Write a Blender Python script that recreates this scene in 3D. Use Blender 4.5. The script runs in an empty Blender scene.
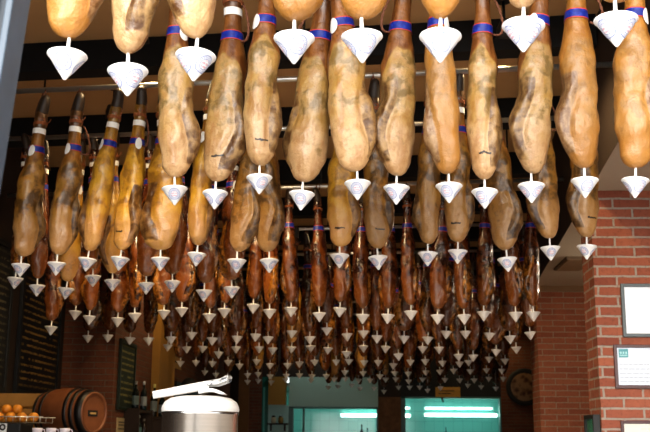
import bpy, bmesh, math, random
from mathutils import Vector, Matrix, noise

rnd = random.Random(11)
PI = math.pi
scene = bpy.context.scene
COL = scene.collection

# ------------------------------------------------------------------ rows of hams, measured: (distance of the rail, [(x, height of the cup's tip)])
ROWS = [
    (2.44, [(-0.81, 2.506), (-0.63, 2.452), (-0.45, 2.486), (-0.18, 2.521), (0.00, 2.515), (0.20, 2.506), (0.41, 2.524), (0.64, 2.526)]),
    (3.99, [(-0.79, 2.519), (-0.63, 2.515), (-0.43, 2.557), (-0.26, 2.501), (-0.02, 2.520), (0.14, 2.515), (0.35, 2.497), (0.50, 2.488), (0.68, 2.496), (0.89, 2.511), (1.08, 2.505)]),
    (5.51, [(-2.02, 2.489), (-1.80, 2.494), (-1.62, 2.515), (-1.42, 2.517), (-1.17, 2.510), (-0.96, 2.533), (-0.72, 2.491), (-0.53, 2.488), (-0.13, 2.509), (0.09, 2.494), (0.36, 2.506), (0.53, 2.529), (0.80, 2.471), (1.03, 2.530), (1.22, 2.532)]),
    (6.45, [(-2.39, 2.562), (-2.25, 2.519), (-2.02, 2.485), (-1.85, 2.579), (-1.69, 2.535), (-1.46, 2.515), (-1.28, 2.526), (-1.06, 2.462), (-0.87, 2.480)]),
    (8.05, [(-2.64, 2.416), (-2.45, 2.550), (-2.30, 2.497), (-2.07, 2.487), (-1.90, 2.515), (-1.67, 2.546), (-1.50, 2.557), (-1.28, 2.513), (-1.14, 2.545), (-0.91, 2.588), (-0.76, 2.533), (-0.59, 2.556), (-0.35, 2.504), (-0.19, 2.551), (0.00, 2.489), (0.20, 2.487), (0.39, 2.513), (0.60, 2.479), (0.81, 2.473), (0.97, 2.507), (1.21, 2.489), (1.36, 2.500)]),
    (9.73, [(-2.79, 2.517), (-2.58, 2.521), (-2.35, 2.494), (-2.15, 2.488), (-1.92, 2.497), (-1.71, 2.540), (-1.50, 2.484), (-1.25, 2.497), (-1.06, 2.516), (-0.94, 2.495), (-0.70, 2.548), (-0.52, 2.493), (-0.35, 2.570), (-0.15, 2.520), (0.01, 2.538), (0.14, 2.498), (0.40, 2.487), (0.63, 2.480), (0.80, 2.527), (0.99, 2.531), (1.21, 2.510), (1.41, 2.480), (1.60, 2.517)]),
    (11.10, [(-2.23, 2.550), (-2.00, 2.527), (-1.82, 2.531), (-1.63, 2.468), (-1.43, 2.524), (-1.17, 2.528), (-1.01, 2.505), (-0.80, 2.521), (-0.58, 2.531), (-0.39, 2.507), (-0.18, 2.462), (0.01, 2.527), (0.25, 2.515), (0.40, 2.438), (0.66, 2.513), (0.84, 2.507), (1.05, 2.424), (1.21, 2.424), (1.45, 2.477), (1.67, 2.503)]),
    (12.92, [(-2.41, 2.510), (-2.20, 2.515), (-1.98, 2.502), (-1.77, 2.521), (-1.61, 2.468), (-1.39, 2.526), (-1.21, 2.474), (-0.98, 2.479), (-0.82, 2.492), (-0.62, 2.517), (-0.34, 2.516), (-0.18, 2.528), (0.02, 2.508), (0.20, 2.508), (0.39, 2.469), (0.61, 2.513), (0.80, 2.519), (1.02, 2.499), (1.23, 2.486), (1.35, 2.511), (1.60, 2.547), (1.80, 2.522)]),
    (15.10, [(-2.43, 2.538), (-2.25, 2.499), (-2.07, 2.454), (-1.76, 2.499), (-1.59, 2.506), (-1.41, 2.476), (-1.16, 2.483), (-0.96, 2.490), (-0.77, 2.475), (-0.55, 2.475), (-0.27, 2.534), (0.01, 2.518), (0.26, 2.473), (0.48, 2.518), (0.68, 2.510), (0.94, 2.531), (1.15, 2.538), (1.35, 2.553), (1.59, 2.545), (1.83, 2.559), (2.05, 2.551)]),
    (16.60, [(-1.93, 2.482), (-1.75, 2.498), (-1.53, 2.473), (-1.28, 2.514), (-0.86, 2.506), (-0.47, 2.522), (-0.28, 2.530), (-0.07, 2.505), (0.12, 2.505), (0.38, 2.521), (0.54, 2.521), (0.75, 2.489), (0.98, 2.521), (1.34, 2.512), (1.58, 2.504), (1.81, 2.504), (2.04, 2.528), (2.27, 2.528)]),
    (18.60, [(-0.64, 2.496), (-0.46, 2.515), (-0.20, 2.533), (-0.05, 2.478), (0.21, 2.478), (0.39, 2.424), (0.66, 2.497), (0.86, 2.497), (1.04, 2.497), (1.19, 2.443), (1.42, 2.488), (1.91, 2.533), (2.15, 2.506), (2.41, 2.479)]),
]
WORLD = 3.7
HAZE = 3.0
EXPOSURE = 0.0
LOOKNAME = 'Medium High Contrast'

PHI = math.radians(6.25)            # the rails run slightly askew to the room
CP, SP = math.cos(PHI), math.sin(PHI)
RAIL_Z = 3.65
EYE = 1.55

def row_y(y0, x):
    return (y0 - x * SP) / CP

# ------------------------------------------------------------------ helpers
def link(name, me, mat=None, parent=None, smooth=True):
    o = bpy.data.objects.new(name, me)
    COL.objects.link(o)
    if mat is not None:
        for m in (mat if isinstance(mat, (list, tuple)) else [mat]):
            me.materials.append(m)
    if smooth:
        me.polygons.foreach_set('use_smooth', [True] * len(me.polygons))
    if parent is not None:
        o.parent = parent
    return o

def obj(name, bm, mat=None, parent=None, smooth=False):
    me = bpy.data.meshes.new(name)
    bm.normal_update()
    bm.to_mesh(me)
    bm.free()
    return link(name, me, mat, parent, smooth)

def empty(name, loc, rz=0):
    o = bpy.data.objects.new(name, None)
    o.empty_display_size = 0.05
    COL.objects.link(o)
    o.location = loc
    o.rotation_euler = (0, 0, rz)
    return o

def tag(o, label=None, cat=None, group=None, kind=None):
    if label: o['label'] = label
    if cat: o['category'] = cat
    if group: o['group'] = group
    if kind: o['kind'] = kind
    return o

def structure(o):
    o['kind'] = 'structure'
    return o

def box(bm, x0, x1, y0, y1, z0, z1, bevel=0.0, M=None):
    vs = [bm.verts.new((x, y, z)) for x in (x0, x1) for y in (y0, y1) for z in (z0, z1)]
    fs = []
    for q in ((0, 1, 3, 2), (4, 6, 7, 5), (0, 4, 5, 1), (2, 3, 7, 6), (0, 2, 6, 4), (1, 5, 7, 3)):
        fs.append(bm.faces.new([vs[i] for i in q]))
    if bevel > 0:
        es = list({e for f in fs for e in f.edges})
        r = bmesh.ops.bevel(bm, geom=es, offset=bevel, segments=2, profile=0.5, affect='EDGES')
        vs = list({v for f in r['faces'] for v in f.verts})
    if M is not None:
        bmesh.ops.transform(bm, matrix=M, verts=vs)
    return vs

def tube(bm, pts, r, n=8, cap=True):
    pts = [Vector(p) for p in pts]
    rs = r if isinstance(r, (list, tuple)) else [r] * len(pts)
    rings = []
    ref = None
    for i, p in enumerate(pts):
        a = pts[max(i - 1, 0)]
        b = pts[min(i + 1, len(pts) - 1)]
        t = (b - a).normalized()
        if ref is None:
            ref = Vector((0, 0, 1)) if abs(t.z) < 0.9 else Vector((1, 0, 0))
        u = (ref - t * ref.dot(t)).normalized()
        ref = u
        v = t.cross(u)
        rings.append([bm.verts.new(p + (u * math.cos(2 * PI * k / n) + v * math.sin(2 * PI * k / n)) * rs[i]) for k in range(n)])
    for a, b in zip(rings, rings[1:]):
        for k in range(n):
            bm.faces.new((a[k], a[(k + 1) % n], b[(k + 1) % n], b[k]))
    if cap:
        bm.faces.new(list(reversed(rings[0])))
        bm.faces.new(rings[-1])

def lathe(bm, prof, n=32, M=None):
    rings = []
    new = []
    for r, z in prof:
        if r < 1e-6:
            v = bm.verts.new((0, 0, z)); rings.append([v] * n); new.append(v)
        else:
            ring = [bm.verts.new((r * math.cos(2 * PI * k / n), r * math.sin(2 * PI * k / n), z)) for k in range(n)]
            rings.append(ring); new += ring
    for a, b in zip(rings, rings[1:]):
        for k in range(n):
            q = []
            for v in (a[k], a[(k + 1) % n], b[(k + 1) % n], b[k]):
                if v not in q: q.append(v)
            if len(q) > 2: bm.faces.new(q)
    if M is not None:
        bmesh.ops.transform(bm, matrix=M, verts=new)

# ------------------------------------------------------------------ node helpers
class NT:
    def __init__(self, name):
        self.m = bpy.data.materials.new(name)
        self.m.use_nodes = True
        self.t = self.m.node_tree
        self.b = self.t.nodes['Principled BSDF']
    def n(self, kind, **kw):
        nd = self.t.nodes.new(kind)
        for k, v in kw.items():
            setattr(nd, k, v)
        return nd
    def l(self, a, b):
        self.t.links.new(a, b)
    def val(self, sock, v):
        if hasattr(v, 'is_linked'): self.l(v, sock)
        else: sock.default_value = v
    def math(self, op, a, b=0.0, clamp=False):
        nd = self.n('ShaderNodeMath', operation=op, use_clamp=clamp)
        self.val(nd.inputs[0], a); self.val(nd.inputs[1], b)
        return nd.outputs[0]
    def ramp(self, v, a, b):
        nd = self.n('ShaderNodeMapRange', interpolation_type='SMOOTHSTEP')
        self.val(nd.inputs[0], v)
        nd.inputs[1].default_value = a; nd.inputs[2].default_value = b
        return nd.outputs[0]
    def mix(self, f, a, b):
        nd = self.n('ShaderNodeMix', data_type='RGBA')
        self.val(nd.inputs[0], f)
        for s, v in ((nd.inputs[6], a), (nd.inputs[7], b)):
            if hasattr(v, 'is_linked'): self.l(v, s)
            else: s.default_value = (*v, 1)
        return nd.outputs[2]
    def noise(self, vec, scale, detail=3, rough=0.55, dist=0.0):
        nd = self.n('ShaderNodeTexNoise')
        nd.inputs['Scale'].default_value = scale
        nd.inputs['Detail'].default_value = detail
        nd.inputs['Roughness'].default_value = rough
        nd.inputs['Distortion'].default_value = dist
        if vec is not None: self.l(vec, nd.inputs['Vector'])
        return nd.outputs['Fac']
    def attr(self, name):
        return self.n('ShaderNodeAttribute', attribute_name=name).outputs['Fac']
    def objco(self):
        return self.n('ShaderNodeTexCoord').outputs['Object']
    def mapping(self, vec, loc=(0, 0, 0), rot=(0, 0, 0), scale=(1, 1, 1)):
        nd = self.n('ShaderNodeMapping')
        self.l(vec, nd.inputs[0])
        nd.inputs[1].default_value = loc; nd.inputs[2].default_value = rot; nd.inputs[3].default_value = scale
        return nd.outputs[0]
    def xyz(self, vec):
        nd = self.n('ShaderNodeSeparateXYZ'); self.l(vec, nd.inputs[0])
        return nd.outputs
    def comb(self, x, y, z):
        nd = self.n('ShaderNodeCombineXYZ')
        for s, v in zip(nd.inputs, (x, y, z)): self.val(s, v)
        return nd.outputs[0]
    def bump(self, h, strength=0.3, dist=0.01):
        nd = self.n('ShaderNodeBump')
        nd.inputs['Strength'].default_value = strength; nd.inputs['Distance'].default_value = dist
        self.l(h, nd.inputs['Height']); self.l(nd.outputs[0], self.b.inputs['Normal'])
    def base(self, c):
        if hasattr(c, 'is_linked'): self.l(c, self.b.inputs['Base Color'])
        else: self.b.inputs['Base Color'].default_value = (*c, 1)
    def set(self, **kw):
        for k, v in kw.items():
            self.val(self.b.inputs[k.replace('_', ' ')], v)
        return self

def plain(name, c, rough=0.5, metal=0.0, spec=0.5, var=0.15, scale=12.0, emit=None, es=1.0):
    t = NT(name)
    f = t.noise(t.objco(), scale, 3)
    t.base(t.mix(f, tuple(min(1, v * (1 - var)) for v in c), tuple(min(1, v * (1 + var)) for v in c)))
    t.set(Roughness=rough, Metallic=metal, Specular_IOR_Level=spec)
    if emit:
        t.b.inputs['Emission Color'].default_value = (*emit, 1)
        t.b.inputs['Emission Strength'].default_value = es
    return t.m

# ---- ham meat: skin, pale cut fat, lean flesh and mould
def ham_mat(name, skin_a, skin_b, fat_a, fat_b, fat_low, mould, lean, lean_hi, rough, coat, mould_amt, slit=True):
    t = NT(name)
    co = t.objco()
    rv = t.n('ShaderNodeObjectInfo').outputs['Random']
    off = t.comb(t.math('MULTIPLY', rv, 37.0), t.math('MULTIPLY', rv, 91.0), t.math('MULTIPLY', rv, 53.0))
    va = t.n('ShaderNodeVectorMath', operation='ADD'); t.l(co, va.inputs[0]); t.l(off, va.inputs[1])
    p = va.outputs[0]
    X, Y, Z = t.xyz(co)
    n_big = t.noise(p, 9, 3, .5, .6)
    n_mid = t.noise(p, 26, 4, .6, .4)
    n_fine = t.noise(p, 110, 3, .6)
    streak = t.noise(t.mapping(p, scale=(30, 30, 6)), 1.0, 3)
    skin = t.mix(t.ramp(t.math('ADD', t.math('MULTIPLY', streak, .6), t.math('MULTIPLY', n_mid, .4)), .35, .66), skin_a, skin_b)
    fat = t.mix(t.ramp(n_big, .36, .64), fat_a, fat_b)
    fat = t.mix(t.math('MULTIPLY', t.ramp(Z, .30, .08), .75), fat, fat_low)
    fat = t.mix(t.math('MULTIPLY', t.ramp(streak, .48, .72), .45), fat, skin_b)
    fat = t.mix(t.math('MULTIPLY', t.ramp(n_mid, .52, .36), .35), fat, skin_b)
    # mould sits mostly in the upper and side part of the fat
    hz = t.math('MULTIPLY', t.ramp(Z, .12, .36), .13)
    mm = t.ramp(t.math('ADD', t.math('ADD', t.math('MULTIPLY', n_big, .6), t.math('MULTIPLY', n_mid, .4)), hz), .58, .72)
    fat = t.mix(t.math('MULTIPLY', mm, mould_amt), fat, mould)
    face = t.ramp(t.math('ADD', t.attr('face'), t.math('MULTIPLY', t.math('SUBTRACT', n_mid, .5), .035)), -.004, .008)
    c = t.mix(face, skin, fat)
    lean_c = t.mix(t.ramp(t.math('ADD', t.math('MULTIPLY', n_mid, .6), t.math('MULTIPLY', streak, .4)), .38, .66), lean, lean_hi)
    lf = t.ramp(t.math('ADD', t.attr('lean'), t.math('MULTIPLY', t.math('SUBTRACT', n_big, .5), 1.2)), .02, .30)
    c = t.mix(t.math('MULTIPLY', lf, .95), c, lean_c)
    c = t.mix(t.math('MULTIPLY', t.ramp(Z, .70, .86), .75), c, (skin_a[0] * .35, skin_a[1] * .35, skin_a[2] * .4))
    rim = t.math('SUBTRACT', 1.0, t.ramp(t.math('ABSOLUTE', t.math('SUBTRACT', t.attr('face'), .004)), .0, .02))
    c = t.mix(t.math('MULTIPLY', rim, .45), c, fat_a)
    if slit:
        zz = t.math('ADD', t.math('SUBTRACT', Z, .10), t.math('MULTIPLY', t.math('SUBTRACT', n_mid, .5), .03))
        s = t.math('SUBTRACT', 1.0, t.ramp(t.math('ABSOLUTE', zz), .0025, .006))
        s = t.math('MULTIPLY', s, t.math('LESS_THAN', t.math('ABSOLUTE', t.math('ADD', X, t.math('MULTIPLY', t.math('SUBTRACT', rv, .5), .05))), .028))
        s = t.math('MULTIPLY', s, t.math('LESS_THAN', Y, 0.0))
        rr = t.math('FRACT', t.math('MULTIPLY', rv, 17.31))
        s = t.math('MULTIPLY', s, t.math('GREATER_THAN', rr, .72))
        c = t.mix(s, c, (.015, .008, .005))
    c = t.mix(t.math('MULTIPLY', t.ramp(n_fine, .55, .8), .25), c, (skin_a[0] * .6, skin_a[1] * .6, skin_a[2] * .6))
    tint = t.n('ShaderNodeHueSaturation')
    r3 = t.math('FRACT', t.math('MULTIPLY', rv, 7.77))
    t.l(t.math('ADD', .8, t.math('MULTIPLY', r3, .35)), tint.inputs['Value'])
    t.l(c, tint.inputs['Color'])
    t.base(tint.outputs[0])
    t.set(Roughness=t.math('ADD', rough, t.math('MULTIPLY', n_mid, .25)), Specular_IOR_Level=.45, Coat_Weight=coat, Coat_Roughness=.18)
    t.bump(t.math('ADD', t.math('ADD', n_mid, t.math('MULTIPLY', n_fine, .35)), t.math('MULTIPLY', streak, .8)), .6, .010)
    return t.m

M = {}
M['amber'] = ham_mat('amber_ham_fat', (.30, .12, .02), (.44, .20, .04), (.38, .175, .035), (.46, .265, .10), (.36, .16, .035), (.20, .09, .018), (.14, .055, .015), (.42, .27, .14), .24, .35, .6)
M['pale'] = ham_mat('pale_ham_fat', (.12, .038, .009), (.28, .11, .026), (.40, .235, .065), (.52, .345, .165), (.53, .33, .17), (.15, .088, .016), (.085, .034, .010), (.38, .23, .09), .22, .35, .85)
M['gold'] = ham_mat('golden_ham_fat', (.20, .08, .010), (.48, .25, .022), (.62, .345, .04), (.50, .235, .03), (.56, .31, .14), (.14, .065, .010), (.06, .022, .007), (.32, .17, .055), .2, .4, .6)
M['brown'] = ham_mat('brown_ham_fat', (.12, .045, .008), (.30, .13, .02), (.36, .185, .035), (.27, .125, .025), (.44, .255, .115), (.07, .033, .007), (.035, .013, .005), (.26, .14, .045), .22, .4, .85)
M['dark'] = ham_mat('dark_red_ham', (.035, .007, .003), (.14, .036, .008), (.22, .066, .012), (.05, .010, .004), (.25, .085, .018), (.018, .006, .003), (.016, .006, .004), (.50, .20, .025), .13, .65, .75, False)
M['dimmed'] = ham_mat('dimmed_red_brown_ham', (.018, .005, .003), (.075, .020, .006), (.14, .040, .008), (.026, .006, .003), (.15, .05, .012), (.012, .005, .003), (.010, .005, .003), (.42, .17, .02), .14, .6, .75, False)  # darker copy of the dark red; far-row dimness put into the colour
M['hoof'] = plain('hoof_black', (.030, .017, .010), .5, var=.5, scale=40)
M['cup'] = plain('white_cup_plastic', (.86, .855, .85), .32, var=.02)
M['spike'] = plain('white_spike_plastic', (.84, .83, .80), .35, var=.03)
M['cord'] = plain('brown_braided_cord', (.16, .06, .03), .8, var=.5, scale=90)
M['twine'] = plain('red_brown_twine', (.30, .10, .035), .8, var=.4, scale=90)
M['paper'] = plain('white_paper', (.82, .80, .76), .7, var=.05, scale=30)
M['rail'] = plain('brushed_steel_rail', (.62, .61, .58), .28, .9, var=.08)
M['beam'] = plain('black_beam', (.006, .006, .007), .8, var=.3)
M['ceil'] = plain('tan_ceiling_plaster', (.54, .35, .18), .8, var=.12, scale=2)
M['soffit'] = plain('beige_soffit_plaster', (.42, .36, .29), .85, var=.06, scale=2)
M['floor'] = plain('terracotta_floor_tile', (.58, .50, .42), .4, var=.1, scale=3)
M['dark_wall'] = plain('dark_brown_wall', (.035, .02, .013), .8, var=.3, scale=3)
M['black'] = plain('black_paint', (.012, .012, .012), .6, var=.2)
M['steel'] = None

def band_mat():
    t = NT('blue_band_red_edges')
    z = t.attr('bandv')
    edge = t.math('GREATER_THAN', t.math('ABSOLUTE', t.math('SUBTRACT', z, .5)), .40)
    n = t.noise(t.objco(), 60, 3)
    blue = t.mix(t.ramp(n, .45, .65), (.008, .022, .22), (.02, .05, .36))
    t.base(t.mix(edge, blue, (.55, .06, .04)))
    t.set(Roughness=.35)
    return t.m
M['band'] = band_mat()

def seal_mat():
    # round printed stamp: blue double ring, ring of lettering, pink centre
    t = NT('round_printed_stamp')
    u = t.n('ShaderNodeUVMap'); u.uv_map = 'UVMap'
    X, Y, Z = t.xyz(u.outputs[0])
    x = t.math('MULTIPLY', t.math('SUBTRACT', X, .5), 2); y = t.math('MULTIPLY', t.math('SUBTRACT', Y, .5), 2)
    r = t.math('SQRT', t.math('ADD', t.math('MULTIPLY', x, x), t.math('MULTIPLY', y, y)))
    a = t.math('ARCTAN2', y, x)
    white = (.78, .78, .81)
    ring = lambda c, w: t.math('LESS_THAN', t.math('ABSOLUTE', t.math('SUBTRACT', r, c)), w)
    letters = t.math('MULTIPLY', ring(.75, .12), t.math('GREATER_THAN', t.math('SINE', t.math('MULTIPLY', a, 26)), -.1))
    lines = t.math('MULTIPLY', t.math('LESS_THAN', r, .48), t.math('GREATER_THAN', t.math('SINE', t.math('MULTIPLY', y, 17)), -.2))
    dots = t.math('GREATER_THAN', t.noise(t.comb(t.math('MULTIPLY', x, 9), t.math('MULTIPLY', y, 3), 0.0), 1.0, 1), .44)
    c = t.mix(t.math('MULTIPLY', t.math('MULTIPLY', lines, dots), .7), white, (.62, .20, .28))
    c = t.mix(t.math('MULTIPLY', letters, .65), c, (.06, .12, .38))
    c = t.mix(t.math('MULTIPLY', ring(.95, .045), .85), c, (.07, .13, .40))
    c = t.mix(t.math('MULTIPLY', ring(.56, .03), 1.0), c, (.06, .12, .38))
    t.base(c)
    t.set(Roughness=.35)
    return t.m
M['seal'] = seal_mat()

def brick_mat(name, c1, c2, mortar, bw=.235, bh=.05, ms=.016, bump=.6):
    t = NT(name)
    X, Y, Z = t.xyz(t.objco())
    v = t.comb(t.math('ADD', X, Y), Z, 0.0)
    b = t.n('ShaderNodeTexBrick')
    b.offset = .5
    b.inputs['Scale'].default_value = 1.0
    b.inputs['Brick Width'].default_value = bw + ms
    b.inputs['Row Height'].default_value = bh + ms
    b.inputs['Mortar Size'].default_value = ms * .5
    b.inputs['Mortar Smooth'].default_value = .25
    b.inputs['Bias'].default_value = -.1
    b.inputs['Color1'].default_value = (*c1, 1); b.inputs['Color2'].default_value = (*c2, 1); b.inputs['Mortar'].default_value = (*mortar, 1)
    jit = t.n('ShaderNodeTexNoise'); jit.inputs['Scale'].default_value = 14
    t.l(t.objco(), jit.inputs['Vector'])
    sc = t.n('ShaderNodeVectorMath', operation='SCALE'); t.l(jit.outputs['Color'], sc.inputs[0]); sc.inputs['Scale'].default_value = .009
    ad = t.n('ShaderNodeVectorMath', operation='ADD'); t.l(v, ad.inputs[0]); t.l(sc.outputs[0], ad.inputs[1])
    t.l(ad.outputs[0], b.inputs['Vector'])
    n = t.noise(t.objco(), 45, 4)
    n2 = t.noise(t.objco(), 7, 3)
    c = t.mix(t.math('MULTIPLY', t.ramp(n, .5, .75), .45), b.outputs['Color'], tuple(v * .35 for v in c1))
    c = t.mix(t.math('MULTIPLY', t.ramp(n2, .5, .7), .2), c, tuple(min(1, v * 1.5) for v in c2))
    t.base(c)
    t.set(Roughness=.85)
    t.bump(t.math('SUBTRACT', t.math('MULTIPLY', n, .4), b.outputs['Fac']), bump, .012)
    return t.m
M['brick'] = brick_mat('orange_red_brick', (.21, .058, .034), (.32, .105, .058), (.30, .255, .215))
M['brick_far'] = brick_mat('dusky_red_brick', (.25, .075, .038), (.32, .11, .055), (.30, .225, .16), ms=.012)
M['brick_shade'] = brick_mat('shade_toned_brick', (.14, .045, .022), (.19, .065, .03), (.14, .10, .065), ms=.012)  # darker copy of the brick; shade of the far walls put into the colour

def chalk_mat(name, base, ink, seed, line=.075, width=.3, dens=.46):
    # blackboard with rows of illegible handwriting (object space: y along the board, z up)
    t = NT(name)
    X, Y, Z = t.xyz(t.objco())
    u = t.math('ADD', X, Y)
    row = t.math('FRACT', t.math('DIVIDE', Z, line))
    rid = t.math('FLOOR', t.math('DIVIDE', Z, line))
    inrow = t.math('LESS_THAN', t.math('ABSOLUTE', t.math('SUBTRACT', row, .5)), .17)
    w = t.noise(t.comb(t.math('MULTIPLY', u, 26), t.math('MULTIPLY', Z, 60), t.math('ADD', t.math('MULTIPLY', rid, 3.3), seed)), 1.0, 2)
    ln = t.noise(t.comb(t.math('MULTIPLY', u, 3.5), t.math('MULTIPLY', rid, 7.7), seed), 1.0, 1)
    a = t.attr('inset')
    s = t.math('MULTIPLY', t.math('MULTIPLY', inrow, t.math('GREATER_THAN', w, dens)), t.math('MULTIPLY', t.math('GREATER_THAN', ln, width), a))
    t.base(t.mix(s, base, ink))
    t.set(Roughness=.75)
    return t.m

# ------------------------------------------------------------------ the ham
PROF = [(0, .012), (.005, .026), (.018, .042), (.045, .057), (.09, .069), (.15, .077), (.22, .082), (.32, .084), (.41, .081), (.48, .076), (.53, .068), (.575, .057),
        (.615, .049), (.66, .044), (.71, .039), (.76, .036), (.80, .036), (.83, .039), (.855, .041), (.88, .036), (.90, .032)]
def prof(z):
    for (a, ra), (b, rb) in zip(PROF, PROF[1:]):
        if z <= b:
            k = (z - a) / (b - a)
            return ra + (rb - ra) * k
    return PROF[-1][1]
def prof_s(z):
    if z < .05: return prof(z)
    h = .02
    return (prof(z - h) + 2 * prof(z) + prof(min(z + h, .90))) / 4

class Shape:
    def __init__(s, seed, wide, lobe_side, lobe, bend, arch, depth):
        s.groove = .55 + .25 * math.sin(seed * 5.3)
        s.seed, s.wide, s.side, s.lobe, s.bend, s.arch, s.depth = seed, wide, lobe_side, lobe, bend, arch, depth
    def centre(s, z):
        k = min(z, .86) / .8
        return s.bend * math.sin(k * PI * .9) * .9 + s.bend * k * .4, .012 * math.sin(k * PI)
    def point(s, z, th, off=0.0):
        r = prof_s(z)
        body = max(0.0, min(1.0, (.62 - z) / .2))
        w = 1 + (s.wide - 1) * body
        ct, st = math.cos(th), math.sin(th)
        e = 1 / (abs(ct) ** 2.25 + abs(st) ** 2.25) ** (1 / 2.25)
        a, d = r * w, r * (1 - (1 - s.depth) * body)
        # flesh lobe on one side, low down, and a hollow above it
        lob = math.exp(-((z - .17) / .10) ** 2) * max(0, ct * s.side) ** 1.5 * s.lobe
        hol = math.exp(-((z - .36) / .07) ** 2) * max(0, ct * s.side) ** 2 * s.lobe * .45
        cx, cy = s.centre(z)
        fa = abs((th + PI / 2 + PI) % (2 * PI) - PI) if ct * s.side > 0 else 9.0
        gz = math.exp(-((z - .22) / .13) ** 4)
        gw = s.groove + .25 * math.sin(z * 14 + s.seed)
        grv = .011 * gz * math.exp(-((fa - gw) / .17) ** 2) - .006 * gz * math.exp(-((fa - gw - .45) / .25) ** 2)
        a -= grv; d -= grv
        x = cx + (a + off) * e * ct + s.side * (lob - hol)
        y = cy + (d + off) * e * st
        nv = noise.noise(Vector((x * 11 + s.seed * 3.1, y * 11, z * 9)))
        n2 = noise.noise(Vector((x * 30 + s.seed * 7.7, y * 30, z * 26)))
        k = (.013 * nv + .0045 * n2) * min(1, body + .25) * min(1, z / .05 + .1)
        return Vector((x + k * ct, y + k * st, z))

NT_ = 48
def ham_mesh(s, name):
    bm = bmesh.new()
    zs = []
    z = 0.0
    while z < .90:
        zs.append(z)
        z += .004 if z < .02 else (.008 if z < .06 else .0125)
    zs.append(.90)
    rings = []
    vals = []
    for z in zs:
        ring = []
        for k in range(NT_):
            th = 2 * PI * k / NT_
            v = bm.verts.new(s.point(z, th))
            d = abs((th + PI / 2 + PI) % (2 * PI) - PI)          # angle from the front (-Y)
            archz = s.arch - .16 * (d / (PI / 2)) ** 2.2 + .012 * math.sin(th * 5 + s.seed)
            face = archz - z
            if d > 2.0: face = min(face, -(d - 2.0) * .1)
            onside = math.cos(th) * s.side > 0
            gw = s.groove + .25 * math.sin(z * 14 + s.seed)
            lean = min(1.0, (d - gw) / .22) if onside else -1.0
            lean = min(lean, 1.2 - abs((z - .22) / .17) ** 4)
            if onside and d > 2.2: lean = min(lean, (2.6 - d) * 2)
            vals.append((face, max(lean, -1)))
            ring.append(v)
        rings.append(ring)
    for a, b in zip(rings, rings[1:]):
        for k in range(NT_):
            bm.faces.new((a[k], a[(k + 1) % NT_], b[(k + 1) % NT_], b[k]))
    bm.faces.new(list(reversed(rings[0])))
    bm.faces.new(rings[-1])
    bm.normal_update()
    me = bpy.data.meshes.new(name)
    bm.to_mesh(me); bm.free()
    for i, nm in enumerate(('face', 'lean')):
        at = me.attributes.new(nm, 'FLOAT', 'POINT')
        at.data.foreach_set('value', [v[i] for v in vals])
    me.polygons.foreach_set('use_smooth', [True] * len(me.polygons))
    return me

def ring_mesh(s, name, z0, z1, off, n=32, thick=.0, steps=4):
    bm = bmesh.new()
    vals = []
    rings = []
    for i in range(steps + 1):
        z = z0 + (z1 - z0) * i / steps
        rings.append([bm.verts.new(s.point(z, 2 * PI * k / n, off)) for k in range(n)])
        vals += [i / steps] * n
    for a, b in zip(rings, rings[1:]):
        for k in range(n):
            bm.faces.new((a[k], a[(k + 1) % n], b[(k + 1) % n], b[k]))
    me = bpy.data.meshes.new(name)
    bm.to_mesh(me); bm.free()
    at = me.attributes.new('bandv', 'FLOAT', 'POINT')
    at.data.foreach_set('value', vals)
    me.polygons.foreach_set('use_smooth', [True] * len(me.polygons))
    return me

def hoof_mesh(s):
    bm = bmesh.new()
    cx, cy = s.centre(.88)
    pts = [(cx, cy, .875), (cx, cy - .001, .893), (cx + .002, cy - .006, .915), (cx + .003, cy - .014, .94), (cx + .004, cy - .024, .965), (cx + .004, cy - .034, .985), (cx + .004, cy - .040, .997)]
    tube(bm, pts, [.034, .037, .036, .034, .031, .025, .010], 14)
    me = bpy.data.meshes.new('hoof'); bm.normal_update(); bm.to_mesh(me); bm.free()
    me.polygons.foreach_set('use_smooth', [True] * len(me.polygons))
    return me

def twine_mesh(s):
    bm = bmesh.new()
    pts = []
    for i in range(3 * 20 + 1):
        th = 2 * PI * i / 20
        pts.append(s.point(.808 + .020 * i / 60, th, .003))
    tube(bm, pts, .0032, 6)
    # loose ends
    p = s.point(.82, -PI / 2 + .8, .004)
    tube(bm, [p, p + Vector((.012, -.012, .014)), p + Vector((.018, -.016, .03))], .0028, 6)
    tube(bm, [p, p + Vector((-.014, -.01, .012)), p + Vector((-.026, -.012, .024))], .0028, 6)
    me = bpy.data.meshes.new('twine'); bm.normal_update(); bm.to_mesh(me); bm.free()
    me.polygons.foreach_set('use_smooth', [True] * len(me.polygons))
    return me

CORD_Z, CORD_L = .845, .18
def cord_mesh(s):
    # loop from the hock up and over the rail; local z 0 = hock, CORD_L = top of the rail
    bm = bmesh.new()
    cx, cy = s.centre(CORD_Z)
    L = CORD_L
    for sx in (-1, 1):
        pts = [(cx + sx * .034, cy, 0), (cx + sx * .036, cy + .004, L * .25), (cx + sx * .026, cy * .6, L * .55), (cx * .6 + sx * .012, -.012, L * .8), (cx * .5, -.021, L * .94), (cx * .5, -.012, L * 1.05), (cx * .5, .004, L * 1.085), (cx * .5, .020, L * 1.03), (cx * .5, .021, L * .94), (cx * .6 + sx * .01, .012, L * .8)]
        tube(bm, pts, .0042, 6)
    tube(bm, [(cx + .036 * math.cos(a), cy + .036 * math.sin(a), 0) for a in [2 * PI * k / 16 for k in range(17)]], .005, 6)
    me = bpy.data.meshes.new('hanging_cord'); bm.normal_update(); bm.to_mesh(me); bm.free()
    me.polygons.foreach_set('use_smooth', [True] * len(me.polygons))
    return me

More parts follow.
